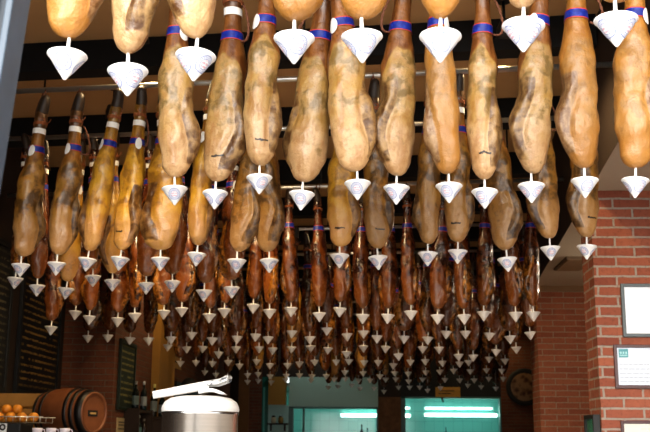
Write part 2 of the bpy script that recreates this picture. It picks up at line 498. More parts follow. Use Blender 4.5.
def braid_mesh(s, side):
    # slack braided loop hanging beside the shank
    bm = bmesh.new()
    a = s.point(.80, 0 if side > 0 else PI, .003)
    pts = []
    for i in range(15):
        k = i / 14
        x = a.x + side * (.012 + .050 * math.sin(k * PI) ** .8)
        z = a.z - .16 * math.sin(k * PI * .62) - .02 * k
        pts.append((x, a.y - .02 * math.sin(k * PI), z))
    for ph in (0, PI):
        tube(bm, [(p[0] + .0035 * math.cos(i * 1.9 + ph), p[1] + .0035 * math.sin(i * 1.9 + ph), p[2]) for i, p in enumerate(pts)], .0042, 6)
    me = bpy.data.meshes.new('braided_cord'); bm.normal_update(); bm.to_mesh(me); bm.free()
    me.polygons.foreach_set('use_smooth', [True] * len(me.polygons))
    return me

def oval_mesh(s, side):
    # white oval tag lying on the end of the band
    bm = bmesh.new()
    n = 20
    th0 = -PI / 2 + side * .85
    vs = []
    for rr in (1.0, .5):
        vs.append([bm.verts.new(s.point(.640 + .036 * rr * math.sin(2 * PI * k / n), th0 + .42 * rr * math.cos(2 * PI * k / n), .0065)) for k in range(n)])
    c = bm.verts.new(s.point(.640, th0, .0065))
    for k in range(n):
        bm.faces.new((vs[0][k], vs[0][(k + 1) % n], vs[1][(k + 1) % n], vs[1][k]))
        bm.faces.new((vs[1][k], vs[1][(k + 1) % n], c))
    me = bpy.data.meshes.new('oval_tag'); bm.normal_update(); bm.to_mesh(me); bm.free()
    me.polygons.foreach_set('use_smooth', [True] * len(me.polygons))
    return me

SHAPES = [Shape(1.3, .98, 1, .024, .010, .57, .80), Shape(2.7, .90, -1, .020, -.010, .60, .84), Shape(4.1, 1.02, 1, .036, .014, .56, .74),
          Shape(5.9, .95, -1, .034, -.014, .55, .80), Shape(7.2, 1.00, 1, .028, .000, .58, .78), Shape(8.8, .88, 1, .018, -.006, .57, .86), Shape(10.4, 1.08, -1, .026, .008, .55, .72)]
KIT = []
for i, s in enumerate(SHAPES):
    k = dict(shape=s, band=ring_mesh(s, 'band', .632, .676, .0035), collar=ring_mesh(s, 'paper_collar', .752, .786, .003), hoof=hoof_mesh(s),
             twine=twine_mesh(s), cord=cord_mesh(s), braid=braid_mesh(s, 1), braid_l=braid_mesh(s, -1), oval=oval_mesh(s, 1), oval_l=oval_mesh(s, -1), meat={})
    for pal in ('amber', 'pale', 'gold', 'brown', 'dark', 'dimmed'):
        me = ham_mesh(s, 'cured_ham'); me.materials.append(M[pal]); k['meat'][pal] = me
    for nm, mt in (('band', 'band'), ('collar', 'paper'), ('hoof', 'hoof'), ('twine', 'twine'), ('cord', 'cord'), ('braid', 'cord'), ('braid_l', 'cord'), ('oval', 'paper'), ('oval_l', 'paper')):
        k[nm].materials.append(M[mt])
    KIT.append(k)

def child(name, me, parent, scale=None, loc=None):
    o = bpy.data.objects.new(name, me)
    COL.objects.link(o)
    o.parent = parent
    if loc: o.location = loc
    if scale: o.scale = scale
    return o

# ------------------------------------------------------------------ the drip cup: origin at its tip
def make_cup_meshes():
    bm = bmesh.new()
    lathe(bm, [(0, 0), (.0035, .0008), (.006, .004), (.0315, .040), (.0495, .0655), (.0535, .0685), (.055, .0715), (.0540, .0745), (.051, .0765), (.040, .0780), (.0, .0795)], 40)
    bowl = bpy.data.meshes.new('drip_cup'); bm.normal_update(); bm.to_mesh(bowl); bm.free()
    bowl.polygons.foreach_set('use_smooth', [True] * len(bowl.polygons)); bowl.materials.append(M['cup'])
    bm = bmesh.new()
    lathe(bm, [(.0075, .077), (.0058, .083), (.0052, .10), (.0045, .130), (.0038, .150), (0, .160)], 12)
    spike = bpy.data.meshes.new('spike'); bm.normal_update(); bm.to_mesh(spike); bm.free()
    spike.polygons.foreach_set('use_smooth', [True] * len(spike.polygons)); spike.materials.append(M['spike'])
    bm = bmesh.new()
    uvl = bm.loops.layers.uv.new('UVMap')
    n, R0 = 32, .0265
    zc = .0425
    def onc(du, dv):
        # du along the rim, dv up the slope
        sl = math.atan(.7073)
        z = zc + dv * math.cos(sl)
        r = .006 + (z - .004) * .7073 + .0009
        a = du / r
        return Vector((r * math.cos(a), r * math.sin(a), z - .0006))
    uv = {}
    rings = []
    for rr in (1.0, .66, .33):
        ring = []
        for k in range(n):
            c, s_ = math.cos(2 * PI * k / n), math.sin(2 * PI * k / n)
            v = bm.verts.new(onc(R0 * rr * c, R0 * rr * s_)); uv[v] = (.5 + .5 * rr * c, .5 + .5 * rr * s_); ring.append(v)
        rings.append(ring)
    cv = bm.verts.new(onc(0, 0)); uv[cv] = (.5, .5)
    for a, b in zip(rings, rings[1:]):
        for k in range(n): bm.faces.new((a[k], a[(k + 1) % n], b[(k + 1) % n], b[k]))
    for k in range(n): bm.faces.new((rings[-1][k], rings[-1][(k + 1) % n], cv))
    for f in bm.faces:
        for lp in f.loops: lp[uvl].uv = uv[lp.vert]
    bm.normal_update()
    seal = bpy.data.meshes.new('printed_seal'); bm.to_mesh(seal); bm.free()
    seal.polygons.foreach_set('use_smooth', [True] * len(seal.polygons)); seal.materials.append(M['seal'])
    return bowl, spike, seal
BOWL, SPIKE, SEAL = make_cup_meshes()

ORD = ['first', 'second', 'third', 'fourth', 'fifth', 'sixth', 'seventh', 'eighth', 'ninth', 'tenth', 'eleventh', 'twelfth', 'thirteenth', 'fourteenth', 'fifteenth', 'sixteenth', 'seventeenth', 'eighteenth', 'nineteenth', 'twentieth', 'twenty-first', 'twenty-second', 'twenty-third']
ROWNAME = ['nearest row', 'second row', 'third row', 'fourth row', 'fifth row', 'sixth row', 'seventh row', 'eighth row', 'ninth row', 'tenth row', 'farthest row']
def place_words(i, n):
    if i == 0: return 'leftmost'
    if i == n - 1: return 'rightmost'
    if i < (n + 1) // 2: return ORD[i] + ' from the left'
    return ORD[n - 1 - i] + ' from the right'

# measured looks of the front rows: (lean of the axis to the right per metre, width factor, yaw in degrees, shape)
LOOK = {
    0: [(.0, .95, 12, 0), (-.02, .84, -35, 2), (.0, .86, 28, 3), (.02, 1.06, -15, 2), (.0, .98, 8, 4), (.02, .84, 20, 5), (.02, .84, -10, 1), (.03, 1.08, 5, 4)],
    1: [(-.03, .96, 5, 4), (.05, 1.04, -20, 2), (.02, .98, 10, 5), (.11, 1.12, -25, 3), (-.10, 1.06, 10, 0), (.05, 1.0, 25, 3), (-.03, .92, 8, 1), (.02, .88, -12, 5), (.09, .96, 22, 3), (.02, .98, 15, 3), (.06, 1.0, 5, 4)],
    2: [(.06, 1.0, 40, 4), (.06, 1.02, 30, 0), (.14, 1.0, 10, 1), (.09, .92, -15, 4), (-.02, 1.25, 5, 6), (.06, .9, 30, 5), (.08, 1.0, -20, 2), (-.08, 1.05, -30, 2), (.03, 1.02, 10, 4), (-.03, .95, 20, 0), (.04, .96, 0, 1), (.02, 1.0, 12, 0), (-.09, 1.0, -25, 2), (-.02, 1.0, 20, 3), (.05, 1.02, 25, 3)],
}
LOOKWORDS = {
    (0, 0): 'broad amber ham with scored skin', (0, 1): 'narrow tan ham with grey mottled edge', (0, 2): 'tan ham with rough cracked fat',
    (0, 3): 'wide golden ham with grey streak', (0, 4): 'wide orange ham', (0, 5): 'narrow orange ham', (0, 6): 'tan ham with brown lean patch', (0, 7): 'broad brown ham',
}

n_ham = 0
for r, (y0, pts) in enumerate(ROWS):
    n = len(pts)
    for i, (x, zt) in enumerate(pts):
        rr = random.Random(r * 100 + i)
        if r in LOOK: lean, wide, yaw, si = LOOK[r][i]
        else: lean, wide, yaw, si = rr.uniform(-.05, .06), rr.uniform(.85, 1.0), rr.uniform(-50, 50), rr.randrange(7)
        if r == 0: pal = 'amber' if i in (0, 3, 4, 5, 7) else 'pale'
        elif r == 1: pal = 'amber' if i in (9, 10, 6) else 'pale'
        elif r == 2: pal = 'gold' if i in (2, 3, 4, 5, 8) else 'brown'
        elif r == 3: pal = rr.choice(['gold', 'dark', 'dark'])
        else: pal = 'gold' if rr.random() < .04 else ('dark' if (r == 4 or rr.random() < .25) else 'dimmed')
        gap = min([abs(x - q[0]) for q in pts if q[0] != x])
        if r >= 2 and gap < .18: wide = max(.66, min(wide, gap / .185))
        K = KIT[si]
        y = row_y(y0, x)
        if r >= 1 and gap < .175: y += .045 if i % 2 else -.03
        ax = Vector((lean * CP, -lean * SP, 1)).normalized()
        tip = Vector((x, y, zt)) + ax * .124
        where = place_words(i, n)
        # ---- ham
        ham = bpy.data.objects.new('cured_ham', K['meat'][pal])
        COL.objects.link(ham)
        zs = 1.0
        want = RAIL_Z - tip.z
        if want < .98: zs = want / .98
        tilt = Vector((0, 0, 1)).rotation_difference(ax).to_matrix()
        ham.matrix_world = Matrix.Translation(tip) @ tilt.to_4x4() @ Matrix.Rotation(math.radians(yaw) - PHI, 4, 'Z') @ Matrix.Diagonal((wide, (1 + wide) / 2, zs, 1))
        words = {'amber': 'amber cured ham', 'brown': 'brown cured ham', 'pale': 'pale cured ham with blue band', 'gold': 'golden brown cured ham', 'dark': 'dark red cured ham', 'dimmed': 'deep brown cured ham'}[pal]
        if r == 1: words = ('amber' if pal == 'amber' else 'pale') + ' cured ham with blue shank band'
        words = LOOKWORDS.get((r, i), words)
        tag(ham, words + ', ' + where + ' in the ' + ROWNAME[r], 'ham', 'hams hanging in the ' + ROWNAME[r])
        child('hoof', K['hoof'], ham)
        child('band', K['band'], ham)
        child('hanging_cord', K['cord'], ham, scale=(1, 1, (want / zs - CORD_Z) / CORD_L), loc=(0, 0, CORD_Z))
        if r <= 3:
            child('twine', K['twine'], ham)
            if r != 1 or i == 1: child('paper_collar', K['collar'], ham)
            if i % 2 == 0 or r == 2: child('oval_tag', K['oval' if yaw < 10 else 'oval_l'], ham)
            if r in (1, 2) and i % 2 == 1: child('braided_cord', K['braid' if rr.random() < .6 else 'braid_l'], ham)
        elif r <= 5:
            child('twine', K['twine'], ham)
        # ---- cup
        cup = bpy.data.objects.new('drip_cup', BOWL)
        COL.objects.link(cup)
        cl = lean * .6 + rr.uniform(-.04, .05)
        cax = Vector((cl, rr.uniform(-.04, .04), 1)).normalized()
        cr = Vector((0, 0, 1)).rotation_difference(cax).to_matrix().to_4x4()
        cup.matrix_world = Matrix.Translation((x, y, zt)) @ cr @ Matrix.Rotation(rr.uniform(0, 6.28), 4, 'Z')
        if r == 0: 
            spin = [-92, -40, -150, -62, -60, -88, -45, -35][i]
            cup.matrix_world = Matrix.Translation((x, y, zt)) @ cr @ Matrix.Rotation(math.radians(spin), 4, 'Z')
        tag(cup, 'white conical drip cup under the ham ' + where + ' in the ' + ROWNAME[r], 'drip cup', 'drip cups of the ' + ROWNAME[r])
        child('spike', SPIKE, cup)
        if r <= 3:
            for k in range(3):
                s = child('printed_seal', SEAL, cup)
                s.rotation_euler = (0, 0, k * 2 * PI / 3)
        n_ham += 1

# ------------------------------------------------------------------ the room
def struct_box(name, x0, x1, y0, y1, z0, z1, mat, bevel=0):
    bm = bmesh.new(); box(bm, x0, x1, y0, y1, z0, z1, bevel)
    return structure(obj(name, bm, mat))

struct_box('floor', -4.5, 4.5, 1.4, 22.0, -.1, 0, M['floor'])
struct_box('ground_street', -14, 14, -16, 1.4, -.12, -.02, plain('pale_street_paving', (.55, .54, .51), .8, var=.08, scale=2))
bm = bmesh.new(); box(bm, -3.3, 3.9, 2.15, 22.0, 4.20, 4.35)
structure(obj('ceiling', bm, M['ceil']))
struct_box('wall_left', -3.35, -3.15, 1.6, 10.5, 0, 4.2, M['dark_wall'])
struct_box('wall_left_brick_pier', -3.35, -2.60, 10.5, 19.8, 0, 4.2, M['brick_shade'])
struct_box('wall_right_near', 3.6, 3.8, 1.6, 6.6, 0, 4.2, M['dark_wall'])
struct_box('wall_right_far', 3.6, 3.8, 6.6, 22.0, 0, 4.2, M['brick_shade'])
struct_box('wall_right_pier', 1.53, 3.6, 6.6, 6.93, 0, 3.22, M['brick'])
struct_box('wall_right_return', 1.87, 3.6, 10.8, 11.25, 0, 3.22, M['brick_far'])
# low soffit over the right side, its edge slightly splayed
bm = bmesh.new()
lo = [(1.36, 4.4), (3.6, 4.4), (3.6, 11.4), (1.91, 11.4)]
vs0 = [bm.verts.new((a, b, 3.22)) for a, b in lo]; vs1 = [bm.verts.new((a, b, 4.2)) for a, b in lo]
bm.faces.new(list(reversed(vs0))); bm.faces.new(vs1)
for k in range(4): bm.faces.new((vs0[k], vs0[(k + 1) % 4], vs1[(k + 1) % 4], vs1[k]))
bm.normal_update()
for f in bm.faces: f.material_index = 0 if f.normal.z < -.5 else 1
structure(obj('ceiling_soffit', bm, [M['soffit'], M['dark_wall']]))
struct_box('wall_front_left_unseen', -3.3, -2.0, 1.46, 1.6, 0, 4.2, M['dark_wall'])  # unseen front wall, added to keep daylight off the left side
# fine wooden strip where the return wall meets the soffit
struct_box('trim_2', 1.87, 3.6, 10.77, 10.8, 3.16, 3.22, plain('ochre_trim', (.20, .11, .05), .7))

# black beams across the ceiling, running with the rails
def askew_box(name, y0, y1, x0, x1, z0, z1, mat):
    bm = bmesh.new()
    v = [bm.verts.new((x, row_y(y, x), z)) for x in (x0, x1) for y in (y0, y1) for z in (z0, z1)]
    for q in ((0, 1, 3, 2), (4, 6, 7, 5), (0, 4, 5, 1), (2, 3, 7, 6), (0, 2, 6, 4), (1, 5, 7, 3)):
        bm.faces.new([v[i] for i in q])
    return obj(name, bm, mat)
k = 0
for yb in (3.05, 4.55, 6.05, 7.58, 9.1, 10.6, 12.1, 13.7, 15.3, 16.9, 18.4):
    xr = 1.30 if yb < 5 else (1.36 + (yb - 4.6) * .075 if yb < 11 else 3.55)
    structure(askew_box('ceiling_beam' + ('' if k == 0 else '.%03d' % k), yb, yb + .16, -3.1, xr, 3.99, 4.20, M['beam'])); k += 1

# steel rails with hangers
for r, (y0, pts) in enumerate(ROWS):
    xr = 1.34 if y0 < 4.6 else (1.37 + (y0 - 4.6) * .076 if y0 < 11.0 else (1.88 if y0 < 12 else 2.75))
    xl = -3.12 if y0 < 10.2 else -2.57
    rail = empty('hanging_rail', (0, row_y(y0, 0), RAIL_Z), -PHI)
    tag(rail, 'horizontal steel rail that carries the hams of the ' + ROWNAME[r], 'rail', 'ham rails under the ceiling')
    bm = bmesh.new()
    tube(bm, [(xl / CP, 0, 0), (xr / CP, 0, 0)], .0165, 14)
    obj('bar', bm, M['rail'], rail, True)
    for xx in (-2.3, -.35, 1.2):
        bm = bmesh.new()
        tube(bm, [(xx, 0, .016), (xx, 0, .54)], .007, 8)
        lathe(bm, [(.0, .552), (.028, .552), (.028, .54), (.0, .54)], 16, Matrix.Translation((xx, 0, 0)))
        obj('hanger', bm, M['black'], rail, True)

# ---- back wall with two openings and a stone column between them
def wall_part(name, x0, x1, z0, z1, mat, y0=19.8, y1=20.0):
    return struct_box(name, x0, x1, y0, y1, z0, z1, mat)
M['hood'] = plain('grey_green_panel', (.36, .50, .44), .5, var=.06, scale=2)
M['stone'] = plain('mottled_brown_stone', (.17, .075, .03), .8, var=.75, scale=9)
M['mustard'] = plain('mustard_paint', (.36, .19, .035), .7, var=.15, scale=3)
M['tile'] = None
wall_part('wall_back_left', -3.3, -2.42, 0, 4.2, M['dark_wall'])
wall_part('wall_back_wood_post', -2.42, -2.22, 0, 4.2, plain('ochre_post', (.20, .085, .02), .7), 19.72, 20.0)
wall_part('wall_back_brick', -2.22, -1.97, 0, 4.2, M['brick_shade'])
wall_part('wall_back_panel', -1.44, .30, 2.23, 2.80, M['hood'])
wall_part('wall_back_above_left', -1.97, .30, 2.80, 4.2, M['dark_wall'])
wall_part('wall_back_column', .30, .74, 0, 2.42, M['stone'], 19.7, 20.0)
wall_part('wall_back_above_column', .30, .74, 2.42, 4.2, M['dark_wall'])
wall_part('wall_back_above_right', .74, 2.68, 2.44, 4.2, M['black'])
wall_part('wall_back_right', 2.68, 3.6, 0, 4.2, M['brick_shade'])
wall_part('wall_back_counter_left', -1.44, .30, 0, 1.35, M['hood'])
wall_part('wall_back_counter_right', .74, 2.68, 0, 1.35, M['hood'])
wall_part('wall_back_mustard_strip', -1.84, -1.50, 2.26, 2.80, M['mustard'], 19.74, 20.0)
wall_part('wall_back_door_side', -1.84, -1.44, 0, 2.26, plain('pale_teal_panel', (.30, .52, .50), .35, var=.1, scale=3), 19.78, 20.0)
# door: teal glazed strip at the left of the kitchen
d = struct_box('door_1', -1.97, -1.84, 19.8, 19.86, 0, 2.80, plain('teal_door_glass', (.03, .16, .13), .15, var=.3, scale=4))
bm = bmesh.new(); box(bm, -1.945, -1.905, 19.78, 19.8, 1.2, 2.6, .004); obj('glass_strip', bm, plain('lit_teal_glass', (.10, .42, .38), .1, var=.2), d)  # brighter teal; its lit look is put into the colour

# kitchen beyond
def tile_mat():
    t = NT('pale_green_kitchen_tile')
    X, Y, Z = t.xyz(t.objco())
    b = t.n('ShaderNodeTexBrick'); b.offset = 0.0
    b.inputs['Scale'].default_value = 1.0; b.inputs['Brick Width'].default_value = .2; b.inputs['Row Height'].default_value = .2; b.inputs['Mortar Size'].default_value = .003
    b.inputs['Color1'].default_value = (.17, .40, .37, 1); b.inputs['Color2'].default_value = (.19, .43, .40, 1); b.inputs['Mortar'].default_value = (.12, .27, .26, 1)
    t.l(t.comb(t.math('ADD', X, Y), Z, 0.0), b.inputs['Vector'])
    t.base(b.outputs['Color']); t.set(Roughness=.12)
    return t.m
M['tile'] = tile_mat()
struct_box('wall_kitchen_back', -2.2, 3.8, 21.5, 21.7, 0, 2.7, M['tile'])
struct_box('wall_kitchen_left', -2.2, -2.0, 20.0, 21.5, 0, 2.7, M['tile'])
struct_box('wall_kitchen_right', 3.1, 3.3, 20.0, 21.5, 0, 2.7, M['tile'])
struct_box('ceiling_kitchen', -2.2, 3.3, 20.0, 21.5, 2.62, 2.7, plain('kitchen_ceiling', (.42, .60, .56), .6))
# window frame bars of the two openings
for nm, x0, x1, z1 in (('window_1', -1.44, .30, 2.23), ('window_2', .74, 2.68, 2.44)):
    bm = bmesh.new()
    for a, b in ((x0, x0 + .09), (x1 - .03, x1)): box(bm, a, b, 19.79, 20.02, 1.35, z1)
    box(bm, x0, x1, 19.79, 20.02, z1 - .035, z1)
    if nm == 'window_1': box(bm, x0 + .27, x0 + .31, 19.82, 19.9, 1.35, z1)
    fr = structure(obj(nm, bm, plain('green_grey_frame', (.07, .15, .14), .4)))
    bm = bmesh.new(); box(bm, x0, x1, 19.76, 20.06, 1.33, 1.37); obj('window_sill', bm, M['hood'], fr)

# ------------------------------------------------------------------ front doorway post (blue grey), slightly out of plumb
def post():
    root = empty('trim_1', (-.575, 1.5, 0)); structure(root)
    t1 = plain('blue_grey_post_paint', (.05, .075, .11), .45, var=.25, scale=18)
    t2 = plain('dark_blue_post_recess', (.006, .014, .025), .5, var=.3, scale=18)
    t3 = plain('pale_post_edge', (.055, .08, .11), .4, var=.25, scale=25)
    bm = bmesh.new(); box(bm, -.16, -.006, -.02, .06, 0, 3.0, .003); obj('face', bm, t1, root)
    bm = bmesh.new(); box(bm, -.006, .008, -.008, .05, 0, 3.0); obj('groove', bm, t2, root)
    bm = bmesh.new(); box(bm, .008, .020, -.014, .06, 0, 3.0, .002); obj('edge', bm, t3, root)
    root.rotation_euler = (0, math.radians(4.3), 0)
    root.location = (-.590 - math.tan(math.radians(4.3)) * 2.2, 1.5, 0.0)
post()

# ------------------------------------------------------------------ things on the walls
M['frame_grey'] = plain('grey_black_frame', (.07, .085, .09), .35, var=.1)
M['frame_red'] = plain('dark_mahogany_frame', (.055, .012, .012), .3, var=.25, scale=30)
M['glass_paper'] = plain('glossy_white_sheet', (.72, .74, .79), .15, var=.01)
M['doc'] = plain('document_paper', (.56, .61, .70), .25, var=.02)
M['cream'] = plain('cream_paper', (.62, .60, .52), .3, var=.02)
M['ink'] = plain('faint_grey_ink', (.33, .37, .44), .5)
def frame(name, x0, x1, z0, z1, y, bw, fm, pm, label, extra=None):
    root = empty(name, ((x0 + x1) / 2, y, z0)); tag(root, label, 'picture frame')
    w, h = (x1 - x0) / 2, z1 - z0
    bm = bmesh.new()
    box(bm, -w, -w + bw, -.02, 0, 0, h, .002); box(bm, w - bw, w, -.02, 0, 0, h, .002)
    box(bm, -w + bw, w - bw, -.02, 0, 0, bw, .002); box(bm, -w + bw, w - bw, -.02, 0, h - bw, h, .002)
    obj('border', bm, fm, root)
    bm = bmesh.new(); box(bm, -w + bw, w - bw, -.010, -.002, bw, h - bw); obj('sheet', bm, pm, root)
    if extra: extra(root, w, h, bw)
YF = 6.598
frame('framed_notice', 1.695, 2.20, 2.235, 2.585, YF, .022, M['frame_grey'], M['glass_paper'], 'grey framed blank white sheet, topmost of the frames on the brick pier')
def certificate(root, w, h, bw):
    bm = bmesh.new(); box(bm, -w + bw + .012, -w + bw + .072, -.0125, -.010, h - bw - .062, h - bw - .008)
    e = obj('emblem', bm, plain('teal_emblem', (.06, .27, .30), .4), root)
    bm = bmesh.new()
    for a, b, c, d_ in ((.018, .066, .018, .024), (.020, .030, .03, .045), (.037, .047, .03, .045), (.054, .064, .03, .045)):
        box(bm, -w + bw + a, -w + bw + b, -.0135, -.0125, h - bw - .062 + c - .008, h - bw - .062 + d_ - .008)
    obj('emblem_mark', bm, plain('pale_teal_mark', (.35, .6, .62), .4), e)
    r = random.Random(3)
    for zz in (.135, .105, .075, .050, .025):
        bm = bmesh.new(); x = -w + bw + .014
        while x < w - bw - .03:
            l = r.uniform(.012, .04)
            box(bm, x, min(x + l, w - bw - .012), -.0115, -.010, zz + bw - .004, zz + bw + .001)
            x += l + .006
        obj('printed_line', bm, M['ink'], root)
frame('framed_certificate', 1.628, 2.17, 1.905, 2.185, YF, .020, M['frame_red'], M['doc'], 'dark red framed certificate with teal emblem and small print, middle of the brick pier', certificate)
def small_print(root, w, h, bw):
    bm = bmesh.new(); r = random.Random(5)
    for zz in (h - bw - .035, h - bw - .07, h - bw - .10, h - bw - .13):
        x = -w * .55
        while x < w * .6:
            l = r.uniform(.015, .05); box(bm, x, x + l, -.0115, -.010, zz, zz + .006); x += l + .008
    obj('printed_text', bm, plain('brown_ink', (.55, .50, .42), .5), root)
frame('framed_diploma', 1.648, 2.20, 1.42, 1.70, YF, .018, M['frame_red'], M['cream'], 'dark red framed cream sheet, lowest on the brick pier at the picture bottom', small_print)
# framed board on the pier's side face
root = empty('framed_board', (1.528, 6.768, 1.35)); tag(root, 'small black framed green board on the shaded side of the brick pier', 'picture frame')
bm = bmesh.new()
for a in ((-.045, 0, -.14, -.115, 0, .39), (-.045, 0, .115, .14, 0, .39), (-.045, 0, -.115, .115, 0, .025), (-.045, 0, -.115, .115, .365, .39)): box(bm, *a, .002)
obj('border', bm, M['black'], root)
bm = bmesh.new(); box(bm, -.03, -.004, -.115, .115, .025, .365); obj('sheet', bm, plain('green_board', (.05, .17, .10), .2, var=.3, scale=8), root)
# brown hatch in the soffit
root = empty('ceiling_hatch', (1.985, 9.35, 3.20)); tag(root, 'small brown hatch cover in the beige soffit by the right pier', 'hatch')
bm = bmesh.new(); box(bm, -.115, .115, -.30, .30, -.012, .02, .004); obj('cover', bm, plain('brown_hatch', (.20, .13, .075), .6), root)
bm = bmesh.new()
for a in ((-.13, -.115, -.315, .315), (.115, .13, -.315, .315), (-.115, .115, -.315, -.30), (-.115, .115, .30, .315)): box(bm, a[0], a[1], a[2], a[3], -.004, .02)
obj('rim', bm, plain('brown_hatch_rim', (.12, .08, .05), .6), root)

# round decorative dish on the far brick wall
root = empty('wall_dish', (3.14, 19.79, 2.63)); tag(root, 'round dark-rimmed dish with brown pattern on the far right wall', 'dish')
RX = Matrix.Rotation(PI / 2, 4, 'X')
bm = bmesh.new(); lathe(bm, [(0, 0), (.35, 0), (.36, .02), (.34, .05), (.28, .03), (0, .02)], 40, RX); obj('rim', bm, M['black'], root, True)
def dish_mat():
    t = NT('brown_floral_dish')
    v = t.n('ShaderNodeTexVoronoi'); v.inputs['Scale'].default_value = 8; t.l(t.objco(), v.inputs['Vector'])
    n = t.noise(t.objco(), 14, 3)
    t.base(t.mix(t.ramp(t.math('MULTIPLY', v.outputs['Distance'], n), .08, .28), (.06, .022, .008), (.24, .14, .07))); t.set(Roughness=.4)
    return t.m
bm = bmesh.new(); lathe(bm, [(.27, .032), (.2, .038), (0, .040)], 40, RX); obj('painted_centre', bm, dish_mat(), root, True)

# amber sign with a hook hanging over the right opening
root = empty('amber_sign', (1.64, 19.62, 2.42)); tag(root, 'amber wooden sign hung above the right kitchen opening', 'sign')
bm = bmesh.new(); box(bm, -.24, .24, -.015, .015, 0, .19, .006); obj('board', bm, plain('amber_wood', (.60, .32, .05), .5, var=.35, scale=12), root)
bm = bmesh.new(); box(bm, -.15, .13, -.018, -.015, .11, .125); box(bm, -.18, .06, -.018, -.015, .06, .075); obj('lettering', bm, M['black'], root)
bm = bmesh.new(); tube(bm, [(-.11, 0, 0), (-.11, 0, -.06), (-.095, 0, -.085), (-.075, 0, -.075)], .014, 8); obj('hook', bm, M['black'], root, True)
bm = bmesh.new(); tube(bm, [(-.2, .0, .19), (-.2, .17, .30)], .006, 6); tube(bm, [(.2, .0, .19), (.2, .17, .30)], .006, 6); obj('hanging_wire', bm, M['black'], root, True)

# fluorescent battens in the kitchen
M['tube'] = plain('lit_fluorescent_tube', (.8, 1, .95), .3, emit=(.55, 1.0, .88), es=5.0)
M['batten'] = plain('white_batten', (.6, .7, .68), .4)
for x0, x1, z, y, lab in ((-.47, 1.01, 2.11, 21.36, 'lit fluorescent batten seen through the left kitchen opening, lower of its pair'), (1.28, 2.81, 2.13, 21.36, 'lit fluorescent batten in the right kitchen opening, lower of its pair'),
                     (-.46, 1.00, 2.27, 21.44, 'lit fluorescent batten behind the stone column, upper of its pair'), (1.30, 2.72, 2.27, 21.44, 'lit fluorescent batten in the right kitchen opening, upper of its pair')):
    root = empty('fluorescent_batten', ((x0 + x1) / 2, y, z)); tag(root, lab, 'light', 'fluorescent battens in the kitchen')
    w = (x1 - x0) / 2
    rr = .036 if y < 21.4 else .022
    bm = bmesh.new(); tube(bm, [(-w + .02, 0, 0), (w - .02, 0, 0)], rr, 14); obj('tube', bm, M['tube'], root, True)
    bm = bmesh.new(); box(bm, -w, w, rr, 21.5 - y - .002, -.02, .025, .003); obj('housing', bm, M['batten'], root)
    for sx in (-1, 1):
        bm = bmesh.new(); box(bm, sx * w - .012, sx * w + .012, -.03, rr + .01, -.035, .035, .003); obj('end_cap', bm, M['batten'], root)

# kitchen shelf and a few steel things below the lamps
root = empty('kitchen_shelf', (.65, 21.3, 1.55)); tag(root, 'long steel wall shelf under the fluorescent lights in the kitchen', 'shelf')
bm = bmesh.new(); box(bm, -2.2, 2.3, -.16, .19, 0, .03, .003); obj('board', bm, plain('steel_shelf', (.30, .42, .42), .3, .6), root)
for xx in (-1.8, 0, 1.9):
    bm = bmesh.new(); box(bm, xx - .015, xx + .015, -.14, .19, -.12, 0); obj('bracket', bm, plain('steel_bracket', (.2, .28, .28), .3, .6), root)
for xx, hh, rr, c, lab in ((-.02, .34, .035, (.05, .05, .07), 'dark bottle on the kitchen shelf left of the stone column'), (.10, .27, .033, (.12, .20, .24), 'blue-grey bottle beside the dark bottle on the kitchen shelf'), (1.72, .30, .022, (.03, .05, .06), 'thin dark bottle under the right kitchen light')):
    root = empty('bottle', (xx, 21.22, 1.58)); tag(root, lab, 'bottle', 'bottles on the kitchen shelf')
    bm = bmesh.new(); lathe(bm, [(0, 0), (rr, 0), (rr, hh * .58), (rr * .4, hh * .75), (rr * .35, hh * .93), (0, hh * .93)], 16); obj('body', bm, plain('bottle_glass', c, .15), root, True)
    bm = bmesh.new(); lathe(bm, [(0, hh), (rr * .42, hh), (rr * .42, hh * .9), (0, hh * .9)], 12); obj('cap', bm, M['black'], root, True)
# plates and jars at the foot of the teal panel
for xx, zz, c, lab in ((-1.72, 1.95, (.62, .58, .40), 'pale yellow cup on the ledge by the teal kitchen panel'), (-1.58, 1.95, (.30, .20, .06), 'amber jar on the ledge by the teal kitchen panel')):
    root = empty('jar', (xx, 19.66, 1.905)); tag(root, lab, 'jar')
    bm = bmesh.new(); lathe(bm, [(0, 0), (.045, 0), (.05, .05), (.048, .10), (.035, .12), (0, .12)], 20); obj('body', bm, plain('jar_glaze', c, .25), root, True)
    bm = bmesh.new(); lathe(bm, [(0, .15), (.03, .145), (.038, .125), (.038, .115), (0, .115)], 16); obj('lid', bm, M['black'], root, True)
root = empty('ledge', (-1.64, 19.64, 1.88)); tag(root, 'narrow dark ledge under the teal panel left of the kitchen', 'shelf')
bm = bmesh.new(); box(bm, -.2, .2, -.1, .14, 0, .025, .003); obj('board', bm, M['black'], root)
bm = bmesh.new(); box(bm, -.15, -.12, .04, .14, -.12, 0); box(bm, .12, .15, .04, .14, -.12, 0); obj('bracket', bm, M['black'], root)

